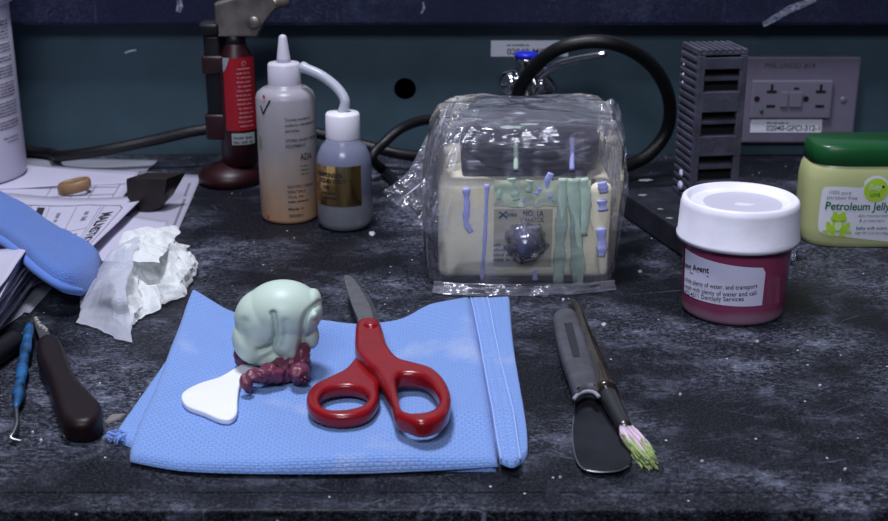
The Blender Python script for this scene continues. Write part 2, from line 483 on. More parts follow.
# cabinet front below the worktop
tag(mk('wall_front', box_bm(-1.2, 1.2, FRONT + 0.03, FRONT + 0.05, -0.85, -0.031), M_teal, smooth=False), kind='structure')
# teal service riser with a knock-out hole
hc = D(405, 89, WALL)
bm = bmesh.new()
LZ = D(444, 26, 0.994).z
outer = [bm.verts.new(c) for c in ((-1.2, WALL, 0.0003), (1.2, WALL, 0.0003), (1.2, WALL, LZ - 0.0003), (-1.2, WALL, LZ - 0.0003))]
inner = [bm.verts.new((hc.x + 0.0092 * cos(2 * pi * i / 28), WALL, hc.z + 0.0092 * sin(2 * pi * i / 28))) for i in range(28)]
es = [bm.edges.new((outer[i], outer[(i + 1) % 4])) for i in range(4)] + [bm.edges.new((inner[i], inner[(i + 1) % 28])) for i in range(28)]
bmesh.ops.triangle_fill(bm, use_beauty=True, edges=es)
ext = bmesh.ops.extrude_face_region(bm, geom=bm.faces[:])
for v in [v for v in ext['geom'] if isinstance(v, bmesh.types.BMVert)]: v.co.y += 0.003
bmesh.ops.recalc_face_normals(bm, faces=bm.faces)
tag(mk('wall_back', bm, M_teal, smooth=False), kind='structure')
tag(mk('wall_inner', box_bm(-1.2, 1.2, WALL + 0.06, WALL + 0.065, 0.0003, LZ - 0.0003), M_hole, smooth=False), kind='structure')
tag(mk('wall_upper', box_bm(-1.2, 1.2, 1.302, 1.32, -0.03, 2.2), M_wall, smooth=False), kind='structure')
bm = box_bm(-1.2, 1.2, 0.994, 1.30, LZ, LZ + 0.032, 0.003)
tag(mk('stone_ledge', bm, M_ledge, smooth=False), 'blue-black stone ledge running along the top of the teal panel', 'ledge')
# pale scrape on the ledge front and small marks on the panel (chalky smears)
def smear(name, pxs, ydepth, wd, m, parent=None):
    P = [D(x, y, ydepth) for x, y in pxs]
    bm = bmesh.new(); n = len(P); vs = []
    for i, p in enumerate(P):
        d = (P[min(i + 1, n - 1)] - P[max(i - 1, 0)]).normalized(); q = Vector((-d.z, 0, d.x)) * wd * (0.5 + 0.5 * sin(pi * (i + 0.5) / n)) / 2
        vs.append((bm.verts.new(p - q), bm.verts.new(p + q)))
    for i in range(n - 1): bm.faces.new((vs[i][0], vs[i + 1][0], vs[i + 1][1], vs[i][1]))
    o = mk(name, bm, m, parent, False); return o
M_chalk = mat('chalk_smear', (0.16, 0.17, 0.24), 0.9, noise_s=300, noise_amt=0.7)
ledge = bpy.data.objects['stone_ledge']
smear('pale_scrape', [(763, 25), (775, 18), (790, 9), (806, 3), (816, -1)], 0.9936, 0.006, M_chalk, ledge)
smear('pale_scrape', [(421, 14), (424, 8), (423, 2)], 0.9936, 0.002, M_chalk, ledge)
smear('pale_scrape', [(178, 12), (180, 6), (179, 0)], 0.9936, 0.005, M_chalk, ledge)
wb = bpy.data.objects['wall_back']
M_chalk2 = mat('white_smear', (0.5, 0.55, 0.7), 0.9)
smear('paint_chip', [(125, 53), (130, 51), (136, 50)], WALL - 0.0003, 0.0016, M_chalk2, wb)

# ------------------------------------------------------------------ outlet plate
def wall_text(lines, x, z, off): pass
oc = D(741, 56, WALL - 0.004); o1 = D(859, 142, WALL - 0.004)
ox0 = D(724, 56, WALL).x; ox1 = D(859, 70, WALL - 0.004).x; oz0 = o1.z; oz1 = oc.z
t = thing('wall_outlet', ((ox0 + ox1) / 2, WALL, oz0), 'grey metal outlet plate on the teal panel behind the green-lidded jar', 'outlet')
M_plate = mat('grey_plate', (0.19, 0.17, 0.235), 0.42, metal=0.25, noise_s=60, noise_amt=0.06)
M_recept = mat('grey_receptacle', (0.16, 0.15, 0.20), 0.5)
mk('cover_plate', box_bm(ox0, ox1, WALL - 0.0075, WALL - 0.0002, oz0, oz1, 0.0016), M_plate, t, False)
def on_plate(px, py): p = D(px, py, WALL - 0.0078); return p.x, p.z
def zmap(y): return lambda a, b: Vector((a, y, b))
x0, z1 = on_plate(752, 80); x1, z0 = on_plate(829, 118)
rp = mk('receptacle', box_bm(x0, x1, WALL - 0.0105, WALL - 0.0070, z0, z1, 0.0012), M_recept, t, False)
YR = WALL - 0.0108
def slotbox(px0, py0, px1, py1, dy=0.0, m=M_hole, nm='slot', th=0.0004, bev=0):
    a = D(px0, py0, YR); b = D(px1, py1, YR)
    return mk(nm, box_bm(a.x, b.x, YR - dy, YR + th, b.z, a.z, bev), m, rp, False)
for q in ((767, 84, 777, 87), ):
    pass
def slots(dx):
    a = mk('slot', merge(box_bm(D(767 + dx, 90, YR).x, D(777 + dx, 90, YR).x, YR, YR + 0.0004, D(0, 93, YR).z, D(0, 90.5, YR).z),
        box_bm(D(770.6 + dx, 90, YR).x, D(773.2 + dx, 90, YR).x, YR, YR + 0.0004, D(0, 90.5, YR).z, D(0, 84.5, YR).z)), M_hole, rp, False)
    slotbox(766.5 + dx, 105, 775 + dx, 107.6)
    c = D(757 + dx, 99, YR); mk('ground_hole', lathe_bm([(0.0024, 0), (0.0024, 0.0004)], 20, (c.x, YR + 0.0004, c.z), (0, -1, 0)), M_hole, rp, False)
slots(0); slots(49)
slotbox(781, 92, 787, 107, 0.0012, M_recept, 'reset_button', bev=0.0004); slotbox(790, 92, 801, 107, 0.0012, M_recept, 'test_button', bev=0.0004)
slotbox(794, 87.5, 799, 89.5, 0, M_hole, 'indicator')
c = D(761.5, 111, YR); mk('indicator_light', lathe_bm([(0.0017, 0), (0.0015, 0.0006)], 16, (c.x, YR, c.z), (0, -1, 0)), mat('dark_green', (0.01, 0.07, 0.06), 0.4), rp)
c = D(843.5, 100, WALL - 0.0078); mk('screw', lathe_bm([(0.0028, 0), (0.0028, 0.0005), (0.0022, 0.0009)], 20, (c.x, WALL - 0.0073, c.z), (0, -1, 0)), M_plate, t)
# engraved name on the plate and its sticker
YP = WALL - 0.0077
a = D(765, 68, YP); bq = D(815, 68, YP)
mk('engraved_text', mapped([text_me('PNL LN5SD #19', bq.x - a.x, 0.0040, a.x, a.z, bold=0.01)], zmap(YP)), mat('dark_grey_ink', (0.05, 0.045, 0.07), 0.6), t, False)
a = D(751, 119, YP); bq = D(821, 132.5, YP)
st = mk('sticker', box_bm(a.x, bq.x, YP - 0.0002, YP + 0.0001, bq.z, a.z), M_wlabel, t, False)
ta = D(766, 130.5, YP)
mk('sticker_text', mapped([text_me('02040-GFCI-312-1', D(819.5, 130, YP).x - ta.x, 0.0046, ta.x, ta.z, bold=0.012),
    greek(ta.x, D(0, 123.8, YP).z, 0.018, 0.0016)], zmap(YP - 0.0004)), M_ink, st, False)

# wall sticker behind the gas valve
YW = WALL - 0.0004
a = D(491, 40.5, YW); bq = D(568, 56.5, YW)
st = mk('asset_sticker', box_bm(a.x, bq.x, YW, WALL - 0.0001, bq.z, a.z), M_wlabel, None, False)
tag(st, 'white printed sticker on teal panel behind the arching black hose', 'sticker')
ta = D(507, 54.6, YW)
mk('sticker_text', mapped([text_me('02040-MGO-01', D(563, 54, YW).x - ta.x, 0.0050, ta.x, ta.z, bold=0.012),
    greek(ta.x, D(0, 46, YW).z, 0.018, 0.0017)], zmap(YW - 0.0003)), M_ink, st, False)

# ------------------------------------------------------------------ gas valve
def P3(px, py, y): return D(px, py, y)
c = P3(526, 75, 0.978)
t = thing('gas_valve', (c.x, WALL, c.z - 0.02), 'chrome gas tap with a blue top and long lever on the teal panel', 'tap')
zt = P3(526, 57, 0.978).z
mk('valve_body', lathe_bm([(0.0095, zt - 0.046), (0.0095, zt - 0.034), (0.0085, zt - 0.03), (0.0085, zt - 0.004), (0.0092, zt - 0.003), (0.0092, zt)], 32, (c.x, 0.978, 0)), M_chrome, t)
mk('blue_cap', lathe_bm([(0.0094, zt), (0.0094, zt + 0.0028), (0.0084, zt + 0.0036)], 32, (c.x, 0.978, 0)), mat('blue_cap', (0.02, 0.03, 0.62), 0.35), t)
e = P3(506, 82, 0.982)
bm = lathe_bm([(0.009, 0), (0.009, 0.005), (0.006, 0.008), (0.006, 0.030)], 24, (c.x, 0.985, zt - 0.028), (0, 1, 0))
lathe_bm([(0.0045, 0), (0.008, 0.003), (0.0105, 0.009), (0.0105, 0.012), (0.006, 0.018)], 24, (e.x - 0.006, 0.982, e.z), (1, 0, -0.1), bm)
lathe_bm([(0.0105, 0), (0.0115, 0.004), (0.0095, 0.012), (0.005, 0.018)], 24, (c.x + 0.007, 0.98, zt - 0.022), (1, 0.1, -0.35), bm)
mk('fitting', bm, M_chrome, t)
pts = spline([P3(540, 76, 0.975), P3(555, 66, 0.965), P3(575, 60, 0.96), P3(600, 55, 0.955), P3(606, 53, 0.955)], 6)
mk('lever', tube_bm(pts, lambda u: 0.0055 - 0.002 * u, 14, flat=0.75), M_chrome, t)

# ------------------------------------------------------------------ hoses
pts = [P3(517, 100, 0.965), P3(520, 88, 0.95), P3(534, 68, 0.93), P3(556, 50, 0.915), P3(585, 42, 0.91), P3(615, 44, 0.91), P3(642, 57, 0.92),
       P3(661, 78, 0.93), P3(670, 105, 0.94), P3(666, 132, 0.945), P3(648, 155, 0.94), P3(622, 168, 0.93)]
pts += [Vector((0.10, 0.90, 0.0052)), Vector((0.07, 0.875, 0.0052)), Vector((0.04, 0.862, 0.0052))]
pts[-4].z = max(pts[-4].z, 0.0055)
M_hose = mat('rubber_hose', (0.005, 0.005, 0.006), 0.45, bump=0.2, bump_s=400)
h = mk('gas_hose', tube_bm([Vector((p.x, p.y, max(p.z, 0.0052))) for p in spline(pts, 8)], 0.0052, 16), M_hose)
tag(h, 'thick black rubber hose arching up from the chrome gas tap', 'hose')
pts = [G(425, 212, 0.004), G(402, 190, 0.004), G(385, 172, 0.0045), P3(372, 158, 0.93), P3(385, 142, 0.94), P3(402, 128, 0.945), P3(425, 120, 0.94), P3(445, 122, 0.93), P3(470, 130, 0.92)]
h = mk('power_cord', tube_bm([Vector((p.x, p.y, max(p.z, 0.0042))) for p in spline(pts, 8)], 0.004, 14), M_hose)
tag(h, 'black cord bent in a loop between the small bottle and the bagged machine', 'cord')
pts = [Vector((-0.46, 1.008, 0.010)), Vector((-0.385, 1.008, 0.008)), Vector((-0.33, 1.000, 0.006)), P3(60, 156, 0.972), P3(100, 151, 0.962), P3(150, 141, 0.966), P3(195, 131, 0.968), P3(240, 126, 0.972), P3(300, 130, 0.975), P3(345, 140, 0.975), P3(375, 148, 0.972), P3(400, 154, 0.966), P3(432, 158, 0.955)]
h = mk('power_cord', tube_bm([Vector((p.x, p.y, max(p.z, 0.0047))) for p in spline(pts, 8)], 0.0045, 14), M_hose)
tag(h, 'long black cord along the panel from the white tub past the red torch', 'cord')

# ------------------------------------------------------------------ papers on the left
def sheet(name, corners, m, label, nu=14, nv=14, wave=0.0006, seed=0, lift=None, th=0.00035, cat='paper', group=None):
    """corners as 3-D points in order front-left, front-right, back-right, back-left"""
    bm = bmesh.new(); A, B, C, Dd = [Vector(c) for c in corners]; tp, bt = [], []
    for j in range(nv + 1):
        r1, r2 = [], []
        for i in range(nu + 1):
            u, v = i / nu, j / nv
            p = A.lerp(B, u).lerp(Dd.lerp(C, u), v)
            z = p.z + wave * (nz(u * 3, v * 3, 1, seed) + 0.6) + (lift(u, v) if lift else 0)
            r1.append(bm.verts.new((p.x, p.y, z + th))); r2.append(bm.verts.new((p.x, p.y, z)))
        tp.append(r1); bt.append(r2)
    for j in range(nv):
        for i in range(nu):
            bm.faces.new((tp[j][i], tp[j][i + 1], tp[j + 1][i + 1], tp[j + 1][i])); bm.faces.new((bt[j][i], bt[j + 1][i], bt[j + 1][i + 1], bt[j][i + 1]))
    for a, b in ((bt[0], tp[0]), (tp[-1], bt[-1]), ([r[0] for r in tp], [r[0] for r in bt]), ([r[-1] for r in bt], [r[-1] for r in tp])):
        for k in range(nu if len(a) == nu + 1 else nv): bm.faces.new((a[k], a[k + 1], b[k + 1], b[k]))
    o = mk(name, bm, m); tag(o, label, cat, group)
    def surf(u, v, off=0.0002):
        p = A.lerp(B, u).lerp(Dd.lerp(C, u), v)
        return Vector((p.x, p.y, p.z + wave * (nz(u * 3, v * 3, 1, seed) + 0.6) + (lift(u, v) if lift else 0) + th + off))
    return o, surf
def ink_on(parent, surf, mes, m=M_ink, name='print'):
    """print laid on a sheet, its outlines given in the sheet's own 0..1 frame"""
    bm = join_meshes(mes)
    bmesh.ops.triangulate(bm, faces=bm.faces)
    for _ in range(3):
        es = [e for e in bm.edges if e.calc_length() > 0.06]
        if es: bmesh.ops.subdivide_edges(bm, edges=es, cuts=1)
        bmesh.ops.triangulate(bm, faces=[f for f in bm.faces if len(f.verts) > 3])
    for v in bm.verts: v.co = surf(v.co.x, v.co.y)
    return mk(name, bm, m, parent, False)
# grey sheet at the back
sheet('paper_sheet', [G(-60, 215, .0002), G(140, 178, .0002), G(158, 161, .0002), G(-10, 158, .0002)], M_gpaper, 'grey paper sheet under the others at the foot of the white tub', seed=1)
# envelope-like sheet carrying the brown block
o, sf = sheet('paper_sheet', [G(120, 262, .0006), G(172, 246, .0006), G(202, 176, .0006), G(140, 172, .0006)], M_gpaper, 'pale grey paper sheet under the dark brown block', seed=2)
o.data.materials[0] = mat('pale_grey_paper', (0.36, 0.35, 0.44), 0.8)
ink_on(o, sf, [line_me([(0.88, 0.22), (0.88, 0.62)], 0.05), line_me([(0.86, 0.66), (0.86, 0.86)], 0.04)], M_grey_ink)
# white form with the ring on it
o, sf = sheet('form_sheet', [G(-60, 238, .0016), G(112, 215, .0016), G(140, 172, .0016), G(-10, 164, .0016)], M_paper, 'white ruled form lying under the tan ring', seed=3)
L = [line_me([(0.1, y), (0.93, y)], 0.010) for y in (0.86, 0.72, 0.60, 0.44, 0.30)] + [line_me([(x, 0.30), (x, 0.86)], 0.005) for x in (0.50, 0.66, 0.78, 0.93)]
ink_on(o, sf, L, M_grey_ink)
sheet('paper_sheet', [G(-10, 190, .0024), G(128, 184, .0024), G(140, 176, .0024), G(-10, 162, .0024)], M_paper, 'blank white sheet behind the tan ring', seed=4).__class__
sheet_top = bpy.data.objects['paper_sheet.002']
for v in sheet_top.data.vertices:
    pass
# front form, its corner lifting (printed, upside down to the camera)
lift = lambda u, v: 0.006 * max(0, u - 0.5) ** 2 * 4
o, sf = sheet('form_sheet', [G(-60, 330, .0030), G(86, 264, .0030), G(146, 204, .0030), G(-25, 192, .0030)], M_paper, 'white form printed with boxes and a bold heading, half under the folded blue cloth', seed=5, lift=lift)
L = [line_me([(0.93, 0.05), (0.93, 0.78)], 0.006), line_me([(0.0, 0.86), (0.70, 0.90), (0.90, 0.84), (0.93, 0.78)], 0.007),
     line_me([(0.80, 0.05), (0.80, 0.86)], 0.003), line_me([(0.63, 0.05), (0.63, 0.88)], 0.003), line_me([(0.78, 0.05), (0.78, 0.86)], 0.003),
     line_me([(0.36, 0.05), (0.36, 0.88)], 0.003), line_me([(0.63, 0.55), (0.78, 0.55)], 0.004), line_me([(0.47, 0.05), (0.47, 0.88)], 0.003)]
ink_on(o, sf, L, M_grey_ink, 'ruled_lines')
def turned(me, cx, cy, ang):
    me.transform(Matrix.Translation((cx, cy, 0)) @ Matrix.Rotation(ang, 4, 'Z')); return me
T = [turned(text_me('MALNSTION', 0.50, 0.062, bold=0.03), 0.892, 0.74, -pi / 2 + pi * 0)]
T = [turned(text_me('MALNSTION', 0.50, 0.070, bold=0.03), 0.820, 0.74, -pi / 2)]
ink_on(o, sf, T + [rect_me(0.40, 0.445, 0.20, 0.86, nx=2, ny=8)], M_ink, 'bold_heading')
for wd_, hh_, uu_, vv_ in ((0.16, 0.035, 0.70, 0.50), (0.14, 0.035, 0.70, 0.80), (0.12, 0.03, 0.53, 0.80)):
    ink_on(o, sf, [turned(greek(0, 0, wd_, hh_), uu_, vv_, -pi / 2)], M_grey_ink, 'small_print')
# wrinkled plain sheet under the tissue
sheet('paper_sheet', [G(60, 262, .0009), G(150, 262, .0009), G(168, 222, .0009), G(110, 215, .0009)], M_paper, 'plain white sheet showing between the printed form and the crumpled tissue', seed=8, wave=0.001)

# stack of papers at the lower left
STK = []
def stack_corner(k):
    f = k / 8; z = .001 + .0024 * k
    return [G(-70, 372 - 20 * f, z), G(-6 + 3 * sin(k * 2.1), 338 - 14 * f, z), G(40 - 12 * f + 3 * sin(k * 1.7), 278 - 14 * f, z), G(-60, 262 - 12 * f, z)]
for k in range(9):
    nm = ['lowest', 'second lowest', 'third from bottom', 'fourth from bottom', 'middle', 'fourth from top', 'third from top', 'second from top', 'topmost'][k]
    sheet('stacked_paper', stack_corner(k), M_paper, '%s white sheet, fanned paper pile at left edge below the folded cloth' % nm, seed=20 + k,
          wave=0.0012, th=0.0011, group='fanned paper pile', lift=lambda u, v, k=k: 0.0012 * u * u * k)
sheet('paper_sheet', [G(-60, 372, .0002), G(22, 316, .0002), G(52, 276, .0002), G(-20, 268, .0002)], M_gpaper, 'grey sheet lying flat under the fanned paper pile', seed=40)
sheet('paper_sheet', [G(22, 313, .0002), G(30, 314, .0002), G(95, 240, .0002), G(60, 240, .0002)], M_gpaper, 'narrow grey sheet slanting from the paper pile under the blue cloth', seed=41)

# ------------------------------------------------------------------ folded blue cloth at left
def Pz(lst): return [G(x, y, z) for x, y, z in lst]
grid = coons(Pz([(-60, 222, .026), (-10, 240, .026), (12, 252, .025), (38, 276, .021), (62, 292, .015), (82, 296, .009)]),
             Pz([(-60, 172, .026), (0, 202, .022), (40, 226, .016), (75, 247, .012), (102, 262, .009)]),
             Pz([(-60, 222, .026), (-60, 172, .026)]),
             Pz([(82, 296, .009), (94, 284, .009), (102, 262, .009)]), 90, 40)
wr = lambda x, y: 0.0022 * nz(x, y, 35, 3) + 0.0007 * nz(x, y, 120, 4)
t = mk('folded_cloth', pad_bm(grid, 0.011, 0.010, wr), M_blue2)
tag(t, 'folded blue woven cloth over the papers at the left edge', 'cloth')
low = [grid[0][i] for i in range(20, 91)]
bmh = tube_bm([p + Vector((0.0, 0.0012, 0.0028)) for p in low], lambda u: 0.0032 * (1 - 0.6 * u ** 8), 12, flat=0.9)
mk('rolled_edge', bmh, M_blue2, t)

# ------------------------------------------------------------------ crumpled tissue
def crumple(x, y, seed):
    return 0.0060 * folds(x, y, seed % 8, 24, 7, 1.45)
def crumple_bm(grid, amp, dome, seed, base):
    bm = bmesh.new(); nv = len(grid) - 1; nu = len(grid[0]) - 1; g = []
    for j in range(nv + 1):
        r = []
        for i in range(nu + 1):
            p = grid[j][i]; u, v = i / nu, j / nv
            e = min(u, 1 - u, v, 1 - v) * 4; f = min(1, e)
            z = p.z + dome * (sin(pi * u) * sin(pi * v)) ** 0.6 + amp * crumple(p.x, p.y, seed) * (0.35 + 0.65 * f)
            k = amp * 0.6
            r.append(bm.verts.new((p.x + k * crumple(p.x, p.y, seed + 2), p.y + k * crumple(p.x, p.y, seed + 5), max(base + 0.0006 + 0.0002 * crumple(p.x, p.y, seed), z))))
        g.append(r)
    for j in range(nv):
        for i in range(nu): bm.faces.new((g[j][i], g[j][i + 1], g[j + 1][i + 1], g[j + 1][i]))
    return bm
M_tis = tissue_mat('white_tissue', (0.88, 0.90, 0.89), 0.02)
M_tis2 = tissue_mat('thin_tissue', (0.66, 0.68, 0.78), 0.30)
g1 = coons(Pz([(124, 336, .001), (142, 318, .001), (165, 308, .001), (184, 296, .001)]),
           Pz([(118, 262, .012), (138, 242, .014), (165, 240, .014), (192, 244, .010)]),
           Pz([(124, 336, .001), (114, 310, .006), (108, 282, .01), (118, 262, .012)]),
           Pz([(184, 296, .001), (192, 280, .003), (200, 262, .006), (192, 244, .010)]), 110, 100)
t = thing('crumpled_tissue', G(140, 300), 'crumpled white tissue beside the blue towel and the printed form', 'tissue')
mk('crumpled_mass', crumple_bm(g1, 1.15, 0.009, 3, 0.001), M_tis, t, False)
g2 = coons(Pz([(76, 322, .002), (95, 328, .001), (116, 340, .001), (132, 344, .001)]),
           Pz([(105, 262, .010), (116, 248, .016), (128, 240, .020), (140, 235, .024)]),
           Pz([(76, 322, .002), (82, 300, .004), (94, 278, .008), (105, 262, .010)]),
           Pz([(132, 344, .001), (130, 318, .008), (126, 290, .02), (140, 235, .024)]), 70, 70)
mk('thin_flap', crumple_bm(g2, 0.40, 0.004, 6, 0.001), M_tis2, t, False)
g3 = coons(Pz([(112, 262, .014), (135, 262, .022), (160, 262, .024)]),
           Pz([(128, 232, .020), (150, 226, .018), (178, 228, .012)]),
           Pz([(112, 262, .014), (118, 246, .018), (128, 232, .020)]),
           Pz([(160, 262, .024), (172, 244, .018), (178, 228, .012)]), 50, 40)
mk('folded_corner', crumple_bm(g3, 0.7, 0.002, 1, 0.001), M_tis, t, False)

# ------------------------------------------------------------------ tan ring
c = G(75, 192, 0.0032)
pts = [(c.x + 0.0108 * cos(a) , c.y + 0.0085 * sin(a), 0.0080 + 0.0020 * cos(a)) for a in [2 * pi * i / 40 for i in range(40)]]
bm = bmesh.new(); rings = []
for i in range(40):
    a = 2 * pi * i / 40; p = Vector(pts[i]); n = Vector((cos(a), sin(a), 0))
    rings.append([bm.verts.new(p + n * 0.0017 * cos(b) + Vector((0, 0, 0.0042 * sin(b)))) for b in [2 * pi * k / 12 for k in range(12)]])
for i in range(40):
    for k in range(12):
        A, B = rings[i], rings[(i + 1) % 40]; bm.faces.new((A[k], B[k], B[(k + 1) % 12], A[(k + 1) % 12]))
tag(mk('rubber_ring', bm, mat('tan_rubber', (0.25, 0.145, 0.07), 0.45, noise_s=120, noise_amt=0.2)), 'small tan rubber ring standing on the ruled form', 'ring')

# ------------------------------------------------------------------ dark brown block
yb = G(150, 214).y
f = lambda x, y, yy: D(x, y, yy)
prof = [(126, 181), (167, 181), (164, 204), (160, 211), (150, 215), (141, 215), (133, 209), (127, 200)]
prof3 = [f(x, y, yb) for x, y in prof]; zmin = min(p.z for p in prof3)
bm = bmesh.new()
fr = [bm.verts.new((p.x, p.y, p.z - zmin + 0.0012)) for p in prof3]
bk = [bm.verts.new((p.x + 0.012 * (p.z - zmin) / 0.028, p.y + 0.017, p.z - zmin + 0.0012)) for p in prof3]
n = len(fr)
for i in range(n): bm.faces.new((fr[i], fr[(i + 1) % n], bk[(i + 1) % n], bk[i]))
bm.faces.new(list(reversed(fr))); bm.faces.new(bk); bmesh.ops.recalc_face_normals(bm, faces=bm.faces); bevel_bm(bm, 0.0012, 2, 25)
tag(autosmooth(mk('wax_block', bm, mat('brown_wax', (0.016, 0.011, 0.010), 0.35, noise_s=60, noise_amt=0.3))), 'dark brown round-bottomed block standing on pale grey paper', 'block')

# ------------------------------------------------------------------ big white tub
c = Vector((-0.3800, 0.938, 0.0028)); R = 0.0505
t = thing('plastic_tub', c, 'tall white plastic tub with rows of small black print, far left', 'tub')
mk('tub_body', lathe_bm([(R - .006, 0), (R - .001, .002), (R, .006), (R, .137), (R - 0.002, .142)], 64, c), M_tub, t)
mk('lid', lathe_bm([(R + .0005, .1335), (R + .003, .135), (R + .003, .160), (R, .164)], 64, c), M_tub, t)
L = []
for k in range(34):
    if k in (6, 10, 13, 18, 24, 30): continue
    yy = 0.121 - 0.0024 * k
    L.append(greek(-0.02, yy, 0.052, 0.0014 if k > 1 else 0.002))
L.append(greek(0.01, 0.034, 0.018, 0.0012)); L.append(greek(0.014, 0.031, 0.014, 0.0012))
th = 0.92
mk('printed_text', mapped(L, cyl_map(c, R, c.z, th)), M_ink, t, False)
autosmooth(bpy.data.objects['tub_body'])

# ------------------------------------------------------------------ butane torch
c = Vector((-0.1665, 0.930, 0.0)); t = thing('butane_torch', c, 'dark red hand torch with metal head standing behind the tall bottle', 'torch')
M_dred = mat('dark_red_plastic', (0.019, 0.002, 0.004), 0.42, noise_s=50, noise_amt=0.15)
bx = c.x + 0.0090
mk('foot', lathe_bm([(0.0225, 0), (0.0245, 0.002), (0.0245, 0.007), (0.021, 0.012), (0.012, 0.015), (0.008, 0.017)], 48, c), M_dred, t)
mk('fuel_tank', lathe_bm([(0.012, 0.015), (0.0138, 0.017), (0.0145, 0.04), (0.0145, 0.088), (0.0135, 0.098), (0.009, 0.106), (0.0075, 0.112)], 40, (bx, c.y, 0)), M_dred, t)
mk('collar', lathe_bm([(0.0078, 0.106), (0.0085, 0.107), (0.0085, 0.117)], 24, (bx, c.y, 0)), M_bplastic, t)
yt = c.y
a = D(198, 30, yt); b_ = D(222, 55, yt)
h = mk('trigger_grip', merge(box_bm(D(199, 0, yt).x, D(219, 0, yt).x, yt - 0.011, yt + 0.011, D(0, 34, yt).z, D(0, 22, yt).z, 0.002),
    box_bm(D(202.5, 0, yt).x, D(219, 0, yt).x, yt - 0.009, yt + 0.009, D(0, 130, yt).z, D(0, 34, yt).z, 0.002)), M_bplastic, t)
for (y0, y1) in ((54, 72), (112, 137)):
    mk('red_band', box_bm(D(200, 0, yt).x, D(222, 0, yt).x, yt - 0.0105, yt + 0.0105, D(0, y1, yt).z, D(0, y0, yt).z, 0.0015), M_dred, h)
hx = [(214, 4), (236, -3), (270, -6), (276, 8), (262, 26), (257, 37), (217, 37), (215, 30)]
hp = [(D(x, y, yt - .008).x, D(x, y, yt - .008).z) for x, y in hx]
me = plate_mesh([hp], 0.007, 0.0015, 1)
me.transform(Matrix.Translation((0, yt, 0)) @ Matrix.Rotation(pi / 2, 4, 'X'))
M_brass = mat('aged_metal', (0.20, 0.175, 0.155), 0.42, metal=0.8, noise_s=80, noise_amt=0.3)
hd = mk('torch_head', me, M_brass, t, False)
a = D(268, 4, yt); b_ = D(289, 4, yt)
mk('nozzle', lathe_bm([(0.0045, 0), (0.0045, 0.008), (0.0036, 0.0085), (0.0036, b_.x - a.x)], 20, a, (1, 0, 0.08)), M_brass, t)
pa = D(254, 23, yt - 0.0087); mk('screw', lathe_bm([(0.0048, 0), (0.0048, 0.0008), (0.004, 0.0014)], 24, (pa.x, yt - 0.0084, pa.z), (0, -1, 0)), M_brass, hd)
fn = cyl_map((bx, c.y), 0.0146, 0, 0.0, 0.0003)
lb = mk('label', mapped([rect_me(-0.0075, 0.019, D(0, 131, yt - .0145).z, D(0, 58, yt - .0145).z)], fn), mat('red_label', (0.30, 0.006, 0.014), 0.4), t)
fn2 = cyl_map((bx, c.y), 0.0146, 0, 0.0, 0.0006)
T = [text_me('D', 0, 0.0035, 0.0068, D(0, 66, yt - .0145).z)] + [greek(0.0015 + 0.002 * random.random(), D(0, 70 + 4.4 * k, yt - .0145).z, 0.011, 0.0014) for k in range(14)]
mk('label_text', mapped(T, fn2), mat('pink_ink', (0.42, 0.20, 0.24), 0.6), lb, False)
z0 = D(0, 131, yt - .0145).z; z1 = D(0, 58, yt - .0145).z
bmw = bmesh.new(); vs = [bmw.verts.new(v) for v in ((-0.0075, z1, 0), (-0.002, z1, 0), (-0.0045, z1 - .007, 0), (-0.0075, z1 - .011, 0))]; bmw.faces.new(vs)
me = bpy.data.meshes.new('t'); bmw.to_mesh(me); bmw.free()
mk('white_corner', mapped([me], fn2), M_gpaper, lb, False)
sl = mk('small_sticker', mapped([rect_me(-0.0035, 0.015, D(0, 145, yt - .0145).z, D(0, 133.5, yt - .0145).z)], fn), mat('grey_sticker', (0.27, 0.30, 0.30), 0.6), t)
mk('sticker_text', mapped([greek(-0.002, D(0, 139, yt - .0145).z, 0.014, 0.0018), greek(-0.002, D(0, 143.6, yt - .0145).z, 0.014, 0.0018)], fn2), M_ink, sl, False)

# ------------------------------------------------------------------ tall squeeze bottle
def liquid_mat(name, zs, cols, rough=0.35, sub=0.15, wob=0.02):
    m = mat(name, (1, 1, 1), rough, sub=sub); nt, p = nodes_of(m)
    co = nt.nodes.new('ShaderNodeTexCoord').outputs['Object']; sx = nt.nodes.new('ShaderNodeSeparateXYZ'); nt.links.new(co, sx.inputs[0])
    nn = maprange(nt, tex_noise(nt, co, 60, 3), 0.3, 0.7, -wob, wob)
    v = math_node(nt, 'ADD', maprange(nt, sx.outputs[2], zs[0], zs[1]), nn)
    r = nt.nodes.new('ShaderNodeValToRGB'); nt.links.new(v, r.inputs[0])
    while len(r.color_ramp.elements) < len(cols): r.color_ramp.elements.new(0.5)
    for e, (ps, c) in zip(r.color_ramp.elements, cols): e.position = ps; e.color = (*c, 1)
    nt.links.new(r.outputs[0], p.inputs['Base Color']); return m
c = G(287.5, 225); c.y += 0.0202; c.x = D(287.5, 150, c.y).x; R = 0.0204
t = thing('squeeze_bottle', c, 'tall squeeze bottle of peach powder with pointed white nozzle cap', 'bottle')
M_pb = liquid_mat('powder_bottle', (0, 0.095), [(0.0, (0.62, 0.36, 0.21)), (0.16, (0.56, 0.35, 0.22)), (0.30, (0.40, 0.30, 0.23)), (0.60, (0.27, 0.25, 0.25)), (1.0, (0.33, 0.31, 0.35))], wob=0.09)
mk('bottle_body', lathe_bm([(R - .003, 0), (R - .0008, .0008), (R, .003), (R, .086), (R - .0012, .0895), (R - .005, .0925), (.0115, .0935), (.0115, .095)], 56, c), M_pb, t)
M_cap = mat('cap_plastic', (0.58, 0.55, 0.63), 0.4, sub=0.1)
mk('cap', lathe_bm([(.0112, .0935), (.0114, .095), (.0111, .1085), (.0104, .1095), (.0045, .1100)], 40, c), M_cap, t)
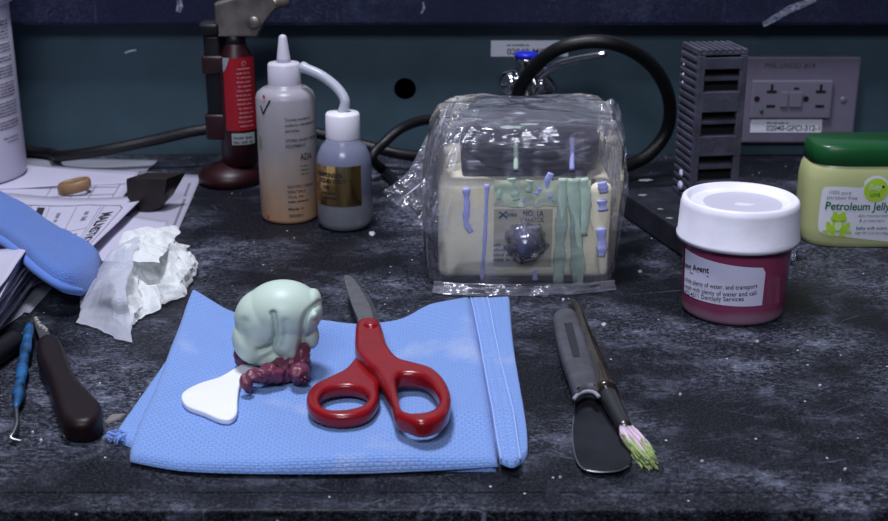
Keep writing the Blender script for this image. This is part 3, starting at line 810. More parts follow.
mk('nozzle', lathe_bm([(.0052, .1098), (.0046, .113), (.0028, .1265), (.0022, .1278), (.0010, .1285)], 24, c), M_cap, t)
fn = cyl_map(c, R, 0, 0.0, 0.0003)
def bz(py): return D(287, py, c.y - R).z
# printed words, starting right of the middle and running off round the side
lines = [('Tumble bottle to', 121.5, .0019, 0.0190), ('uniform distribution', 127, .0019, 0.0240), ('particles', 132.5, .0019, .0098),
         ('STORE AWAY FROM', 142.5, .0021, 0.0250), ('EQUIPMENT', 148, .0021, 0.0140), ('ADA', 161.5, .0046, .0100),
         ('DENTSPLY CAULK', 188.5, .0019, 0.0200), ('DENTSPLY', 193.5, .0019, 0.0130), ('York, PA', 198.5, .0019, .0110), ('Made in', 210.5, .0019, .0110), ('282801', 217.5, .0021, .010)]
T = [text_me(s, wd, hh, 0.0016 + (0.0095 if s == 'ADA' else 0), bz(py), bold=0.015) for s, py, hh, wd in lines]
T += [greek(0.0115, bz(168 + 4 * k), 0.006, 0.0010) for k in range(3)] + [greek(0.0016, bz(203), 0.015, 0.0016)]
mk('printed_text', mapped(T, fn), mat('brown_ink', (0.03, 0.022, 0.026), 0.7), t, False)
me = line_me([(-0.0212, 0.001), (-0.0190, -0.0045), (-0.0125, 0.0055)], 0.0014); me.transform(Matrix.Translation((0.0045, bz(109), 0)))
mk('check_mark', mapped([me], fn), M_ink, t, False)
M_rs = mat('red_stain', (0.42, 0.05, 0.10), 0.7)
for x, z, r in ((-0.0130, bz(98), 0.0013), (-0.0145, bz(219), 0.0014)):
    q = bmesh.new(); bmesh.ops.create_circle(q, cap_ends=True, radius=r, segments=12)
    for v in q.verts: v.co += Vector((x, z, 0)) 
    mk('red_stain', mapped(q, fn), M_rs, t, False)

q = bmesh.new(); bmesh.ops.create_circle(q, cap_ends=True, radius=.0032, segments=14)
for v in q.verts: v.co = Vector((v.co.x * .6 - .0195, v.co.y * 1.6 + bz(146), 0))
mk('green_stain', mapped(q, fn), mat('green_stain', (0.16, 0.20, 0.09), 0.7), t, False)

# ------------------------------------------------------------------ small bottle with bent tube
c = G(344, 232.5); c.y += 0.0170; c.x = D(344, 170, c.y).x; R = 0.0190
t = thing('wash_bottle', c, 'small cloudy liquid bottle with gold label, white cap and bent tube', 'bottle')
M_lb = liquid_mat('liquid_bottle', (0, 0.065), [(0.0, (0.24, 0.25, 0.27)), (0.30, (0.24, 0.25, 0.28)), (0.40, (0.15, 0.165, 0.22)), (0.8, (0.17, 0.185, 0.27)), (1.0, (0.24, 0.25, 0.33))], 0.2)
mk('bottle_body', lathe_bm([(R - .005, 0), (R - .002, .001), (R, .0055), (R, .044), (R - .0008, .050), (R - .004, .057), (.012, .0605), (.0112, .0635)], 56, c), M_lb, t)
mk('cap', lathe_bm([(.0115, .0615), (.0118, .063), (.0116, .078), (.0108, .0795), (.004, .0800)], 48, c), M_white, t)
tp = [Vector((c.x, c.y, .0795)), D(345, 101, c.y), D(337, 88, c.y + .004), D(322, 76, c.y + .008), D(307, 69, c.y + .012), D(302, 67, c.y + .014)]
M_tube = mat('cloudy_tube', (0.45, 0.47, 0.54), 0.3, sub=0.1)
tu = mk('bent_tube', tube_bm(spline(tp, 8), lambda u: 0.0034 if u < 0.85 else 0.0038, 16), M_tube, t)
M_gold = mat('gold_foil', (0.52, 0.34, 0.13), 0.17, metal=1, bump=0.12, bump_s=60)
fn = cyl_map(c, R, 0, 0.0, 0.0003)
lb = mk('label', mapped([rect_me(-0.0262, 0.0135, D(344, 207, c.y - R).z, D(344, 167, c.y - R).z, nx=32)], fn), M_gold, t)
fn2 = cyl_map(c, R, 0, 0.0, 0.0006)
q = lambda py: D(344, py, c.y - R).z
T = [text_me('DISPENSER', .0200, .0029, -.0195, q(178), bold=0.02), text_me('LIQUID ONLY', .0200, .0029, -.0175, q(184), bold=0.02), text_me('USE', .005, .0024, -.014, q(190), bold=0.02)]
T += [greek(-.015, q(195), .011, .0012), greek(-.014, q(200), .009, .0012)]
mk('label_text', mapped(T, fn2), M_ink, lb, False)

# ------------------------------------------------------------------ vibrator machine
VX0, VX1 = D(438, 286, 0.697).x, D(610, 286, 0.697).x
VY0, VY1 = 0.697, 0.800
zf = 0.064
vc = ((VX0 + VX1) / 2, (VY0 + VY1) / 2, 0)
t = thing('dental_vibrator', vc, 'cream bench vibrator smeared with green and lilac putty inside a clear bag', 'machine')
M_cream = mat('cream_enamel', (0.88, 0.82, 0.60), 0.35, noise_s=30, noise_amt=0.08, bump=0.05)
mk('housing', box_bm(VX0, VX1, VY0, VY1, 0.004, zf, 0.007, seg=4), M_cream, t)
mk('foot_rim', box_bm(VX0 + .002, VX1 - .002, VY0 + .002, VY1 - .002, 0.0012, 0.006, 0.001), M_black, t, False)
M_rub = mat('platform_rubber', (0.022, 0.020, 0.032), 0.4, noise_s=60, noise_amt=0.4)
mk('neck', box_bm(VX0 + .014, VX1 - .014, VY0 + .012, VY1 - .012, zf - .001, 0.074, 0.004), M_rub, t)
pf = mk('platform', lathe_bm([(0.94, 0.070), (1.0, 0.073), (1.0, 0.083), (0.98, 0.0855), (0.9, 0.0865)], 72, (vc[0] + .006, vc[1], 0), sq=(0.0405, 0.048, 3.2)), M_rub, t)
# residue flecks on the platform
M_mint = mat('mint_putty', (0.48, 0.62, 0.50), 0.5, noise_s=90, noise_amt=0.12)
M_lilac = mat('lilac_putty', (0.42, 0.44, 0.82), 0.5)
def blob_flat(cx, cy, r, z, seed, h=0.0006, sx=1.0):
    n = 14; bm = bmesh.new(); ring = []; c0 = bm.verts.new((cx, cy, z + h))
    for i in range(n):
        a = 2 * pi * i / n; rr = r * (0.7 + 0.6 * random.random())
        ring.append(bm.verts.new((cx + rr * sx * cos(a), cy + rr * sin(a), z)))
    for i in range(n): bm.faces.new((c0, ring[i], ring[(i + 1) % n]))
    return bm
for (px, py, r) in ((470, 119, .004), (511, 127, .0045), (530, 124, .0035), (520, 113, .002)):
    p = G(px, py, 0.0866); mk('dried_fleck', blob_flat(p.x, p.y, r, 0.0866, 0, sx=1.8), M_mint, pf)
# name plate
YF = VY0 - 0.0004
def VF(px, py): p = D(px, py, YF); return p.x, p.z
x0, z1 = VF(494, 209); x1, z0 = VF(551, 266)
npz = mk('name_plate', box_bm(x0, x1, YF - .0004, YF + .0005, z0, z1), mat('olive_plate', (0.48, 0.45, 0.33), 0.5), t, False)
xa, za = VF(523, 216); xb, zb = VF(520, 222)
T = [text_me('NO. 1A', VF(549.5, 0)[0] - xa, .0036, xa, za, bold=.02), text_me('VIBRATOR', VF(550, 0)[0] - xb, .0030, xb, zb, bold=.005)]
T += [greek(VF(497, 0)[0], VF(0, 246 + 5 * k)[1], 0.020, 0.0018) for k in range(4)]
mk('plate_text', mapped(T, zmap(YF - .0007)), M_ink, npz, False)
xa, za = VF(506, 216)
T = [text_me('Xtreme', VF(523 - 2, 0)[0] - xa, .0026, xa, za, bold=.03)]
xs, zs = VF(499, 218)
T += [line_me([(xs, zs), (xs + .0045, zs + .0045)], .0012), line_me([(xs, zs + .004), (xs + .005, zs)], .001)]
mk('plate_logo', mapped(T, zmap(YF - .0007)), mat('teal_ink', (0.01, 0.09, 0.10), 0.6), npz, False)
kx, kz = VF(525, 239)
mk('knob', lathe_bm([(.0085, 0), (.0085, .003), (.0070, .004), (.0066, .011), (.005, .0125)], 28, (kx, YF - .0003, kz), (0, -1, 0)), mat('knob_dark', (0.05, 0.05, 0.12), 0.25, metal=0.5), t)
# putty drips down the front
def drip(pts, wd, m, seed):
    P = [Vector((VF(x, y)[0], YF, VF(x, y)[1])) for x, y in pts]; P = spline(P, 6)
    return tube_bm(P, lambda u: wd * (0.8 + 0.45 * nz(u * 3, seed, 2.3, seed)), 10)
for i, (pl, wd, m) in enumerate([
        ([(466, 188), (467, 205), (466, 222), (471, 232)], .0024, M_lilac), ([(487, 184), (486, 215), (484, 250), (482, 280)], .0017, M_lilac),
        ([(551, 173), (547, 186), (551, 196), (556, 203)], .0027, M_lilac), ([(540, 188), (537, 194)], .0025, M_lilac), ([(524, 196), (523, 202)], .0022, M_lilac),
        ([(602, 182), (604, 192)], .0035, M_lilac), ([(602, 200), (603, 210)], .0035, M_lilac), ([(601, 228), (602, 244), (601, 256)], .0036, M_lilac),
        ([(535, 270), (535, 280)], .0018, M_lilac),
        ([(512, 178), (513, 188), (516, 200)], .0035, M_mint), ([(500, 186), (499, 199)], .002, M_mint), ([(530, 180), (528, 192)], .0028, M_mint),
        ([(563, 178), (562, 210), (560, 245), (558, 284)], .0040, M_mint), ([(574, 178), (575, 215), (577, 250), (578, 284)], .0050, M_mint), ([(584, 178), (586, 205), (583, 235)], .0035, M_mint)]):
    b = drip(pl, wd, m, i)
    for v in b.verts: v.co.y = YF + (v.co.y - YF) * 0.4
    mk('putty_drip', b, m, t)
# thin green film above the plate
x0, z1 = VF(494, 180); x1, z0 = VF(590, 206)
g = [[Vector((x0 + (x1 - x0) * i / 30, YF - .0003 - .0009 * max(0, nz(i * .3, j * .3, 1, 7) + .3), z0 + (z1 - z0) * j / 10 + (.002 * nz(i * .4, 0, 1, 5) if j == 0 else 0))) for i in range(31)] for j in range(11)]
bm = bmesh.new(); vg = [[bm.verts.new(p) for p in r] for r in g]
for j in range(10):
    for i in range(30): bm.faces.new((vg[j][i], vg[j][i + 1], vg[j + 1][i + 1], vg[j + 1][i]))
mk('putty_smear', bm, mat('thin_mint', (0.58, 0.66, 0.48), 0.4, noise_s=60, noise_amt=0.15), t)
# dark drips over the platform front
for px in (516, 572):
    P = [D(px, y, VY0 + .006 - .0035 * k) for k, y in enumerate((138, 155, 170))]
    mk('putty_drip', tube_bm(spline(P, 5), .0016, 8), M_mint if px == 516 else M_lilac, t)

# ------------------------------------------------------------------ clear bag over the machine
M_film = film_mat('clear_film', (0.80, 0.78, 0.95), 0.08, 28, 0.9)
N, H = 260, 110
bm = bmesh.new(); rings = []
bcx, bcy = vc[0] - 0.002, vc[1] + 0.002
def bag_pt(a, v):
    """a: angle round the box, v: 0 at the worktop .. 0.72 shoulder .. 1 crown"""
    ca, sa = cos(a), sin(a)
    z = 0.0015 + 0.0935 * (min(1, v / 0.72)) ** 0.95
    q = z / 0.095
    inner = 1 if v < 0.72 else 1 - (v - 0.72) / 0.28
    ax = (0.0555 + 0.0060 * q) if ca > 0 else (0.0550 + 0.005 * sin(pi * q) - 0.003 * q)
    ay = 0.0570 - 0.006 * q
    e = 2 / (12 - 7 * q)
    x = math.copysign(abs(ca) ** e, ca) * ax; y = math.copysign(abs(sa) ** e, sa) * ay
    n = Vector((x, y, 0)).normalized()
    arc = a * 0.07
    w_ = 0.0026 * folds(arc, z * .6, 2, 11, 6) + 0.0012 * (1 - 2 * abs(noise.noise(Vector((arc * 40, z * 14, 2)))))
    x += n.x * w_; y += n.y * w_
    if v < 0.72:
        rnd = max(0, (q - 0.84) / 0.16); s = 1 - 0.08 * rnd * rnd; zz = z
    else:
        s = 0.92 * inner ** 0.8; zz = z
    zz += (0.0022 * folds(x * s, y * s, 4, 11, 6) + 0.001) * min(1, max(0, (v - 0.6) / 0.15)) + 0.002 * (1 - inner)
    return Vector((bcx + x * s, bcy + y * s, max(0.0006, zz)))
for j in range(H + 1): rings.append([bm.verts.new(bag_pt(2 * pi * i / N, j / H)) for i in range(N)])
for j in range(H):
    for i in range(N):
        k = (i + 1) % N
        try: bm.faces.new((rings[j][i], rings[j][k], rings[j + 1][k], rings[j + 1][i]))
        except ValueError: pass
bg = thing('plastic_bag', (bcx, bcy, 0), 'clear wrinkled plastic bag pulled over the cream vibrator', 'bag')
mk('bag_shell', bm, M_film, bg)
# the loose flap on the left and the frill along the bottom
def film_patch(name, B, T, Lf, Rr, nu, nv, amp, seed, parent):
    g = coons(B, T, Lf, Rr, nu, nv); bm = bmesh.new(); vg = []
    for j in range(nv + 1):
        r = []
        for i in range(nu + 1):
            p = g[j][i]; w_ = amp * (0.6 * folds(i / nu * 2, j / nv * 2, seed % 8, 1.2, 7) + 0.4 * (1 - 2 * abs(noise.noise(Vector((i / nu * 3 + seed, j / nv * 7, seed))))))
            r.append(bm.verts.new((p.x, p.y - w_, max(.0006, p.z + w_ * .5))))
        vg.append(r)
    for j in range(nv):
        for i in range(nu): bm.faces.new((vg[j][i], vg[j][i + 1], vg[j + 1][i + 1], vg[j + 1][i]))
    return mk(name, bm, M_film, parent)
yl = 0.735
film_patch('loose_flap', [D(383, 192, yl - .01), D(400, 208, yl - .02), D(420, 226, yl - .03), D(436, 244, yl - .03)], [D(440, 108, yl + .03), D(452, 104, yl + .03), D(466, 104, yl + .03), D(480, 110, yl + .03)],
           [D(383, 192, yl - .01), D(405, 175, yl), D(420, 150, yl + .015), D(440, 108, yl + .03)], [D(436, 244, yl - .03), D(446, 200, yl - .025), D(462, 150, yl), D(480, 110, yl + .03)], 40, 50, .004, 3, bg)
film_patch('loose_flap', [D(612, 285, .72), D(618, 250, .72), D(624, 215, .72), D(628, 190, .73)], [D(596, 110, .76), D(603, 103, .765), D(611, 99, .77), D(618, 104, .775)],
           [D(612, 285, .72), D(608, 220, .73), D(602, 150, .745), D(596, 110, .76)], [D(628, 190, .73), D(627, 160, .745), D(624, 130, .76), D(618, 104, .775)], 20, 50, .003, 6, bg)
film_patch('bottom_frill', [G(432, 293, .001), G(480, 296, .001), G(560, 295, .001), G(616, 290, .001)], [G(434, 281, .004), G(480, 284, .005), G(560, 284, .005), G(614, 280, .004)],
           [G(432, 293, .001), G(434, 281, .004)], [G(616, 290, .001), G(614, 280, .004)], 70, 8, .003, 9, bg)
M_glint = mat('film_glint', (0.80, 0.79, 0.95), 0.25, alpha=0.55)  # highlight streaks on the film, put in as thin pale tubes
yfr = bcy - 0.0600
for pl in ([(452, 196), (447, 215), (446, 232)],):
    y_ = yfr if pl[0][1] > 185 else yfr + .008
    P = [D(x, y, y_) for x, y in pl]
    mk('crease_glint', tube_bm(spline(P, 8), lambda u: 0.00035 * sin(pi * min(.98, max(.03, u))) + .00008, 6), M_glint, bg)
for pl in ([(437, 150), (428, 176), (405, 196)], [(452, 150), (440, 190), (430, 225)], [(462, 128), (455, 165), (446, 200)], [(447, 108), (436, 140), (430, 170)]):
    P = [D(x, y, yl - .022 + .022 * k) for k, (x, y) in zip((1, .5, 0), pl)]
    mk('crease_glint', tube_bm(spline(P, 8), lambda u: 0.0005 * sin(pi * min(.98, max(.03, u))) + .00012, 6), M_glint, bg)
# gathered film over the knob
bm = lathe_bm([(.0125, 0), (.0100, .002), (.0088, .006), (.0080, .0095), (.0050, .0120), (.001, .0126)], 60, (kx, YF - .0040, kz), (0, -1, 0))
for v in bm.verts:
    d = Vector((v.co.x - kx, 0, v.co.z - kz)); a = atan2(d.z, d.x)
    v.co += d * 0.22 * noise.noise(Vector((cos(a) * 3.5, sin(a) * 3.5, v.co.y * 120)))
mk('gathered_film', bm, M_film, bg)

# ------------------------------------------------------------------ grey finned tower on its dark base
M_tow = mat('grey_cast', (0.062, 0.060, 0.088), 0.5, noise_s=70, noise_amt=0.25, bump=0.4, bump_s=250)
BZ = 0.0175
fc = G(684, 209, BZ)                                         # near corner of the tower foot
lc = G(668.5, 186, BZ)
ux = (lc - fc); ux.z = 0
ztop = 0.1225; fc = G(699, 50, ztop); fc = Vector((fc.x, fc.y, BZ)); rc = Vector((cos(radians(8)), sin(radians(8)), 0)) * 0.0345; lc = fc + Vector((-sin(radians(8)), cos(radians(8)), 0)) * 0.036
uf = rc.normalized(); ul = Vector((-uf.y, uf.x, 0))          # front face direction, and back
if ul.y < 0: ul = -ul
WF = rc.length; DL = 0.036
rot = Matrix(((uf.x, ul.x, 0, fc.x), (uf.y, ul.y, 0, fc.y), (0, 0, 1, 0), (0, 0, 0, 1)))
t = thing('finned_tower', (fc.x, fc.y, 0), 'grey ribbed slotted tower block on a dark base, left of the outlet', 'tower block')
mk('core', box_bm(0.004, WF - 0.003, 0.006, DL, BZ + .0002, ztop - .004), M_hole, t, False).data.transform(rot)
bm = bmesh.new(); nf = 19; hh = (ztop - BZ - .004) / nf
for k in range(nf):
    z = BZ + k * hh
    box_bm(0.0, 0.0042, 0.0, DL, z + .0004, z + hh * 0.62, 0.0006, bm)
    box_bm(WF - 0.0035, WF, 0.0, DL, z + .0004, z + hh * 0.62, 0.0006, bm)
box_bm(0.0012, 0.0042, 0.001, DL - .001, BZ + .0002, ztop - .003, 0, bm)
box_bm(WF - .0042, WF - .0012, 0.001, DL - .001, BZ + .0002, ztop - .003, 0, bm)
box_bm(0.002, WF - .002, DL - .003, DL, BZ + .0002, ztop - .003, 0, bm)
o = mk('side_fins', bm, M_tow, t, False); o.data.transform(rot)
bm = box_bm(0.0006, WF - 0.0006, 0.0, DL, ztop - .0038, ztop - .0022, 0.0003)
for k in range(8):
    x = 0.0006 + k * (WF - .0012) / 7.6
    box_bm(x, x + 0.0026, 0.0, DL, ztop - .0024, ztop, 0.0006, bm)
o = mk('ribbed_top', bm, M_tow, t, False); o.data.transform(rot)
bm = bmesh.new(); yf = fc.y
def fz(py): return D(715, py, yf).z
solids = [(58, 70, 0), (77.5, 82, 1), (92.5, 113, 0), (121.5, 125.5, 1), (137, 157, 0), (165.5, 170.5, 1), (182, 200, 0)]
for a_, b_, rec in solids:
    z1_, z0_ = fz(a_), max(BZ + .0003, fz(b_))
    if z1_ > z0_: box_bm(0.0038, WF - .0036, -0.0004 + 0.0014 * rec, 0.008 if not rec else 0.007, z0_, z1_, 0.0007, bm)
box_bm(0.0002, 0.0052, -0.0002, 0.004, BZ + .0003, ztop - .004, 0.0006, bm); box_bm(WF - .0052, WF - .0002, -0.0002, 0.004, BZ + .0003, ztop - .004, 0.0006, bm)
o = mk('slotted_front', bm, M_tow, t, False); o.data.transform(rot)
# plaster dabs on it
M_dab = mat('plaster_dab', (0.50, 0.50, 0.66), 0.7)
for (px, py, r) in ((675, 64, .0013), (674.5, 74, .0017), (674.5, 82, .0015), (671, 172, .0035), (674, 184, .0045)):
    dd = lc.lerp(fc, 0.15 if px > 672.6 and py < 100 else 0.35); p = D(px, py, dd.y)
    q = bmesh.new(); bmesh.ops.create_icosphere(q, subdivisions=2, radius=r)
    for v in q.verts: v.co = Vector((v.co.x * .4, v.co.y * 1.0, v.co.z * .8)) * (1 + .4 * noise.noise(v.co * 900))
    fx = rot @ Vector((0.0002, ((p.x - fc.x) / (lc.x - fc.x + 1e-9)) * 0 + DL * (0.8 if py < 100 else 0.55), p.z))
    bmesh.ops.translate(q, vec=fx, verts=q.verts); mk('plaster_dab', q, M_dab, t)
# base slab
A_ = G(619, 190, BZ); B_ = G(697, 241, BZ)
db = (B_ - A_).normalized(); pb = Vector((-db.y, db.x, 0)); pb = pb if pb.x > 0 else -pb
rb = Matrix(((db.x, pb.x, 0, A_.x), (db.y, pb.y, 0, A_.y), (0, 0, 1, 0), (0, 0, 0, 1)))
o = mk('base_slab', box_bm(0, (B_ - A_).length + 0.012, 0, 0.058, 0.0006, BZ, 0.0015), mat('dark_slab', (0.014, 0.015, 0.024), 0.55, noise_s=60, noise_amt=0.5), t, False); o.data.transform(rb)
for (px, py, r) in ((645, 180, .003), (643, 195, .002), (670, 218, .0015), (660, 209, .0012)):
    p = G(px, py, BZ + .0001); mk('plaster_dab', blob_flat(p.x, p.y, r, BZ + .0001, 0, sx=1.6), mat('dull_dab', (0.22, 0.25, 0.27), 0.8), o)

# clear plastic block behind the jar
a = G(786, 262); b_ = D(799, 228, a.y)
bm = box_bm(a.x - 0.022, b_.x, a.y, a.y + 0.02, 0.0005, b_.z - 0.002, 0.001)
tag(mk('acrylic_block', bm, mat('clear_acrylic', (0.75, 0.78, 0.95), 0.12, trans=0.85), None, False), 'small clear plastic block between the pink jar and the green-lidded jar', 'block')

# ------------------------------------------------------------------ petroleum jelly jar
pc = Vector((G(871, 250).x, 0.789, 0)); PA, PB = 0.0425, 0.0225
t = thing('petroleum_jelly_jar', pc, 'pale green petroleum jelly jar with dark green lid and frog label', 'jar')
M_pj = mat('pale_green_jelly', (0.50, 0.53, 0.25), 0.3, sub=0.15)
PZ = D(850, 167, pc.y - PB).z; PT = D(850, 147, pc.y - PB).z
prof = [(0.88, 0), (0.93, .0006), (0.965, .004), (0.985, .012), (1.0, PZ * .62), (1.0, PZ * .8), (0.975, PZ * .93), (0.93, PZ - .0005), (0.90, PZ + .001)]
mk('jar_body', lathe_bm(prof, 96, pc, sq=(PA, PB, 3.4)), M_pj, t)
mk('lid', lathe_bm([(0.93, PZ), (0.945, PZ + .0005), (0.945, PT - .006), (0.93, PT - .002), (0.88, PT)], 96, pc, sq=(PA * 1.0, PB * 1.02, 3.6)), mat('dark_green_lid', (0.008, 0.085, 0.022), 0.35, coat=0.1, bump=0.1, bump_s=120), t)
def pj_scale(z):
    for (r0, z0), (r1, z1) in zip(prof, prof[1:]):
        if z0 <= z <= z1: return r0 + (r1 - r0) * (z - z0) / (z1 - z0)
    return 1
def pj_map(off):
    def fn(x, z):
        s = pj_scale(z); X = min(0.999, abs(x) / (PA * s)); 
        return Vector((pc.x + x, pc.y - PB * s * (1 - X ** 3.4) ** (1 / 3.4) - off, z))
    return fn
yj = pc.y - PB
def J(px, py): p = D(px, py, yj); return p.x - pc.x, p.z
def disc_me(pts, inner=None):
    bm = bmesh.new(); vs = [bm.verts.new((p[0], p[1], 0)) for p in pts]; f = bm.faces.new(vs)
    bmesh.ops.triangulate(bm, faces=[f])
    for _ in range(3):
        es = [e for e in bm.edges if e.calc_length() > .004]
        if es: bmesh.ops.subdivide_edges(bm, edges=es, cuts=1)
        bmesh.ops.triangulate(bm, faces=[f for f in bm.faces if len(f.verts) > 3])
    me = bpy.data.meshes.new('t'); bm.to_mesh(me); bm.free(); return me
pts = [(J(x, y)) for x, y in [(828, 188), (845, 187), (862, 187.5), (865, 181), (872, 176.5), (880, 176), (887, 180), (891, 186), (906, 187), (912, 192), (913, 225), (911, 238), (905, 243), (870, 240), (835, 236), (824, 235), (820, 230), (821, 212), (824, 192)]]
pts = [(p.x, p.y) for p in spline([(a, b, 0) for a, b in pts], 4, True)]
lb = mk('label', mapped([disc_me(pts)], pj_map(.0003)), M_wlabel, t)
M_lime = mat('lime_ink', (0.42, 0.66, 0.04), 0.5)
ci = J(876, 190); me = disc_me([(ci[0] + .0075 * cos(a) * 1.05, ci[1] + .0078 * sin(a)) for a in [2 * pi * k / 28 for k in range(28)]])
lg = mk('lime_circle', mapped([me], pj_map(.0005)), M_lime, lb)
bm = mapped([text_me('LOVE', .0062, .0022, ci[0] - .0035, ci[1] - .0042, bold=.02)], pj_map(.0008)); mk('circle_text', bm, mat('deep_green_ink', (0.01, 0.13, 0.05), 0.5), lg, False)
mk('circle_script', mapped([text_me('Baby', .0085, .0034, ci[0] - .0048, ci[1] + .0005, shear=.3)], pj_map(.0008)), M_wlabel, lg, False)
dd = J(883, 186.5); mk('dot', mapped([disc_me([(dd[0] + .0009 * cos(a), dd[1] + .0009 * sin(a)) for a in [2 * pi * k / 10 for k in range(10)]])], pj_map(.0009)), M_ink, lg, False)
def JT(s, px, py, px2, h, **k):
    a = J(px, py); b = J(px2, py); return text_me(s, b[0] - a[0], h, a[0], a[1], **k)
mk('title_text', mapped([JT('Petroleum Jelly', 826, 210, 890, .0052, bold=.02, shear=.05)], pj_map(.0006)), mat('title_green', (0.005, 0.13, 0.06), 0.5), lb, False)
T = [JT('100% pure', 830, 194.5, 851, .0024), JT('paraben free', 828, 199.5, 857, .0024), JT('skin moisturizer', 858, 217, 888, .0022), JT('& protectant', 859, 222, 884, .0022)]
mk('fine_text', mapped(T, pj_map(.0006)), M_grey_ink, lb, False)
T = [JT('baby soft scent', 856, 229.5, 887, .0022, bold=.012), JT('NET WT 3.53 OZ (100g)', 855, 234.5, 888, .0017)]
mk('scent_text', mapped(T, pj_map(.0006)), mat('mid_green_ink', (0.05, 0.12, 0.06), 0.5), lb, False)
def ell(cx, cy, a, b, rot=0):
    pts = []
    for k in range(20):
        t_ = 2 * pi * k / 20; x, y = a * cos(t_), b * sin(t_)
        pts.append((cx + x * cos(rot) - y * sin(rot), cy + x * sin(rot) + y * cos(rot)))
    return pts
fx, fzz = J(838.5, 224)
mm = .00082
E_ = [(0, 4.5, 6.2, 3.8, 0), (-3.2, 8.2, 1.8, 1.8, 0), (3.2, 8.2, 1.8, 1.8, 0), (0, -1.5, 4.6, 5.5, 0), (-6.6, -3, 2.2, 4.8, .35), (6.6, -3, 2.2, 4.8, -.35), (-8.2, -7.0, 3.4, 1.3, .2), (8.2, -7.0, 3.4, 1.3, -.2), (-3.4, -7.5, 1.5, 3.2, .1), (3.4, -7.5, 1.5, 3.2, -.1), (-4.2, -10, 2.8, 1.1, 0), (4.2, -10, 2.8, 1.1, 0)]
# a plain green frog emblem
mes = [disc_me(ell(fx + a * mm, fzz + b * mm, c_ * mm, d_ * mm, r_)) for a, b, c_, d_, r_ in E_]
bm = mapped(mes, pj_map(.0006)); mk('frog_emblem', bm, M_lime, lb, False)
mk('frog_belly', mapped([disc_me(ell(fx, fzz - 1.5 * mm, 2.8 * mm, 4.2 * mm))], pj_map(.0008)), mat('pale_lime', (0.62, 0.78, 0.42), 0.5), lb, False)
mk('frog_mouth', mapped([line_me([(fx - 4.8 * mm, fzz + 3.2 * mm), (fx - 2 * mm, fzz + 2.2 * mm), (fx + 2 * mm, fzz + 2.2 * mm), (fx + 4.8 * mm, fzz + 3.2 * mm)], .0004)], pj_map(.0010)), mat('olive_ink', (0.12, 0.22, 0.04), 0.6), lb, False)

# ------------------------------------------------------------------ pink jar
jc = Vector((G(726.5, 300).x, 0.6580, 0)); R0, R1 = 0.0288, 0.0302
t = thing('cleaning_agent_jar', jc, 'round pink liquid jar with wide white screw lid', 'jar')
zl = D(735, 256, jc.y - 0.034).z; ztp = D(735, 214, jc.y - 0.034).z
M_pink = liquid_mat('pink_jar', (0, 0.05), [(0.0, (0.30, 0.17, 0.24)), (0.10, (0.34, 0.17, 0.25)), (0.17, (0.31, 0.060, 0.14)), (0.8, (0.27, 0.042, 0.105)), (1.0, (0.20, 0.026, 0.07))], 0.14, 0.25)  # paler band at the foot is a rim highlight put into the colour
mk('jar_body', lathe_bm([(R0 - .003, 0), (R0 - .0008, .0008), (R0, .003), (R1, zl + .002), (R1, zl + .006)], 72, jc), M_pink, t)
lid = mk('lid', lathe_bm([(R1 + .0006, zl + .0005), (.0338, zl), (.0340, zl + .0022), (.0334, zl + .0030), (.0326, ztp - .004), (.0318, ztp - .001), (.0305, ztp), (.0288, ztp - .0004), (.0278, ztp - .0028), (.0265, ztp - .0034), (.001, ztp - .0034)], 80, jc), M_lid, t)
p = jc + Vector((0, -.004, ztp - .0033)); mk('residue_spot', blob_flat(p.x + .001, p.y, .003, p.z, 1, h=.0005, sx=1.8), M_white, lid)
M_res = mat('dried_film', (0.62, 0.60, 0.70), 0.3); q = bmesh.new(); bmesh.ops.create_circle(q, cap_ends=True, radius=.0215, segments=48, matrix=Matrix.Translation((jc.x + .001, jc.y - .001, p.z - .00004))); mk('residue_film', q, M_res, lid)
def jmap(off): 
    fn0 = cyl_map(jc, R0, 0, 0, off)
    def fn(x, y):
        rr = R0 + (R1 - R0) * y / zl + off; a = x / R0
        return Vector((jc.x + rr * sin(a), jc.y - rr * cos(a), y))
    return fn
def JJ(px, py):
    yy = jc.y - R0
    for _ in range(5):
        p = D(px, py, yy); dx = max(-.9999 * R0, min(.9999 * R0, p.x - jc.x)); yy = jc.y - sqrt(R0 * R0 - dx * dx)
    return math.asin(dx / R0) * R0, p.z
x0 = -0.040; xR, zR = JJ(761, 285); _, zt1 = JJ(735, 267); _, zb1 = JJ(735, 306)
tilt = -0.02
lb_pts = [(x0, zb1 + .002), (JJ(700, 301)[0], JJ(700, 301)[1]), (JJ(735, 306)[0], zb1), JJ(763, 303), JJ(765, 285), JJ(766, 272), JJ(762, 266), JJ(735, 266.5), JJ(700, 259), (x0, JJ(690, 252)[1] + .002)]
pts = [(p[0], p[1]) for p in lb_pts]
bm = bmesh.new(); xs_ = [x0 + (JJ(763, 285)[0] - x0) * i / 28 for i in range(29)]
zt_l, zt_r = JJ(692, 252)[1], JJ(760, 267)[1]; zb_l, zb_r = JJ(692, 297)[1], JJ(760, 305)[1]
xa, xb = JJ(692, 280)[0], JJ(760, 280)[0]
rows = []
for j in range(7):
    rows.append([])
    for i, x in enumerate(xs_):
        s = (x - xa) / (xb - xa)
        zt_ = zt_l + (zt_r - zt_l) * s; zb_ = zb_l + (zb_r - zb_l) * s
        if i == 28: zt_ -= .003
        rows[-1].append(bm.verts.new(jmap(.0003)(x, zb_ + (zt_ - zb_) * j / 6)))
for j in range(6):
    for i in range(28): bm.faces.new((rows[j][i], rows[j][i + 1], rows[j + 1][i + 1], rows[j + 1][i]))
lb = mk('label', bm, M_label, t)
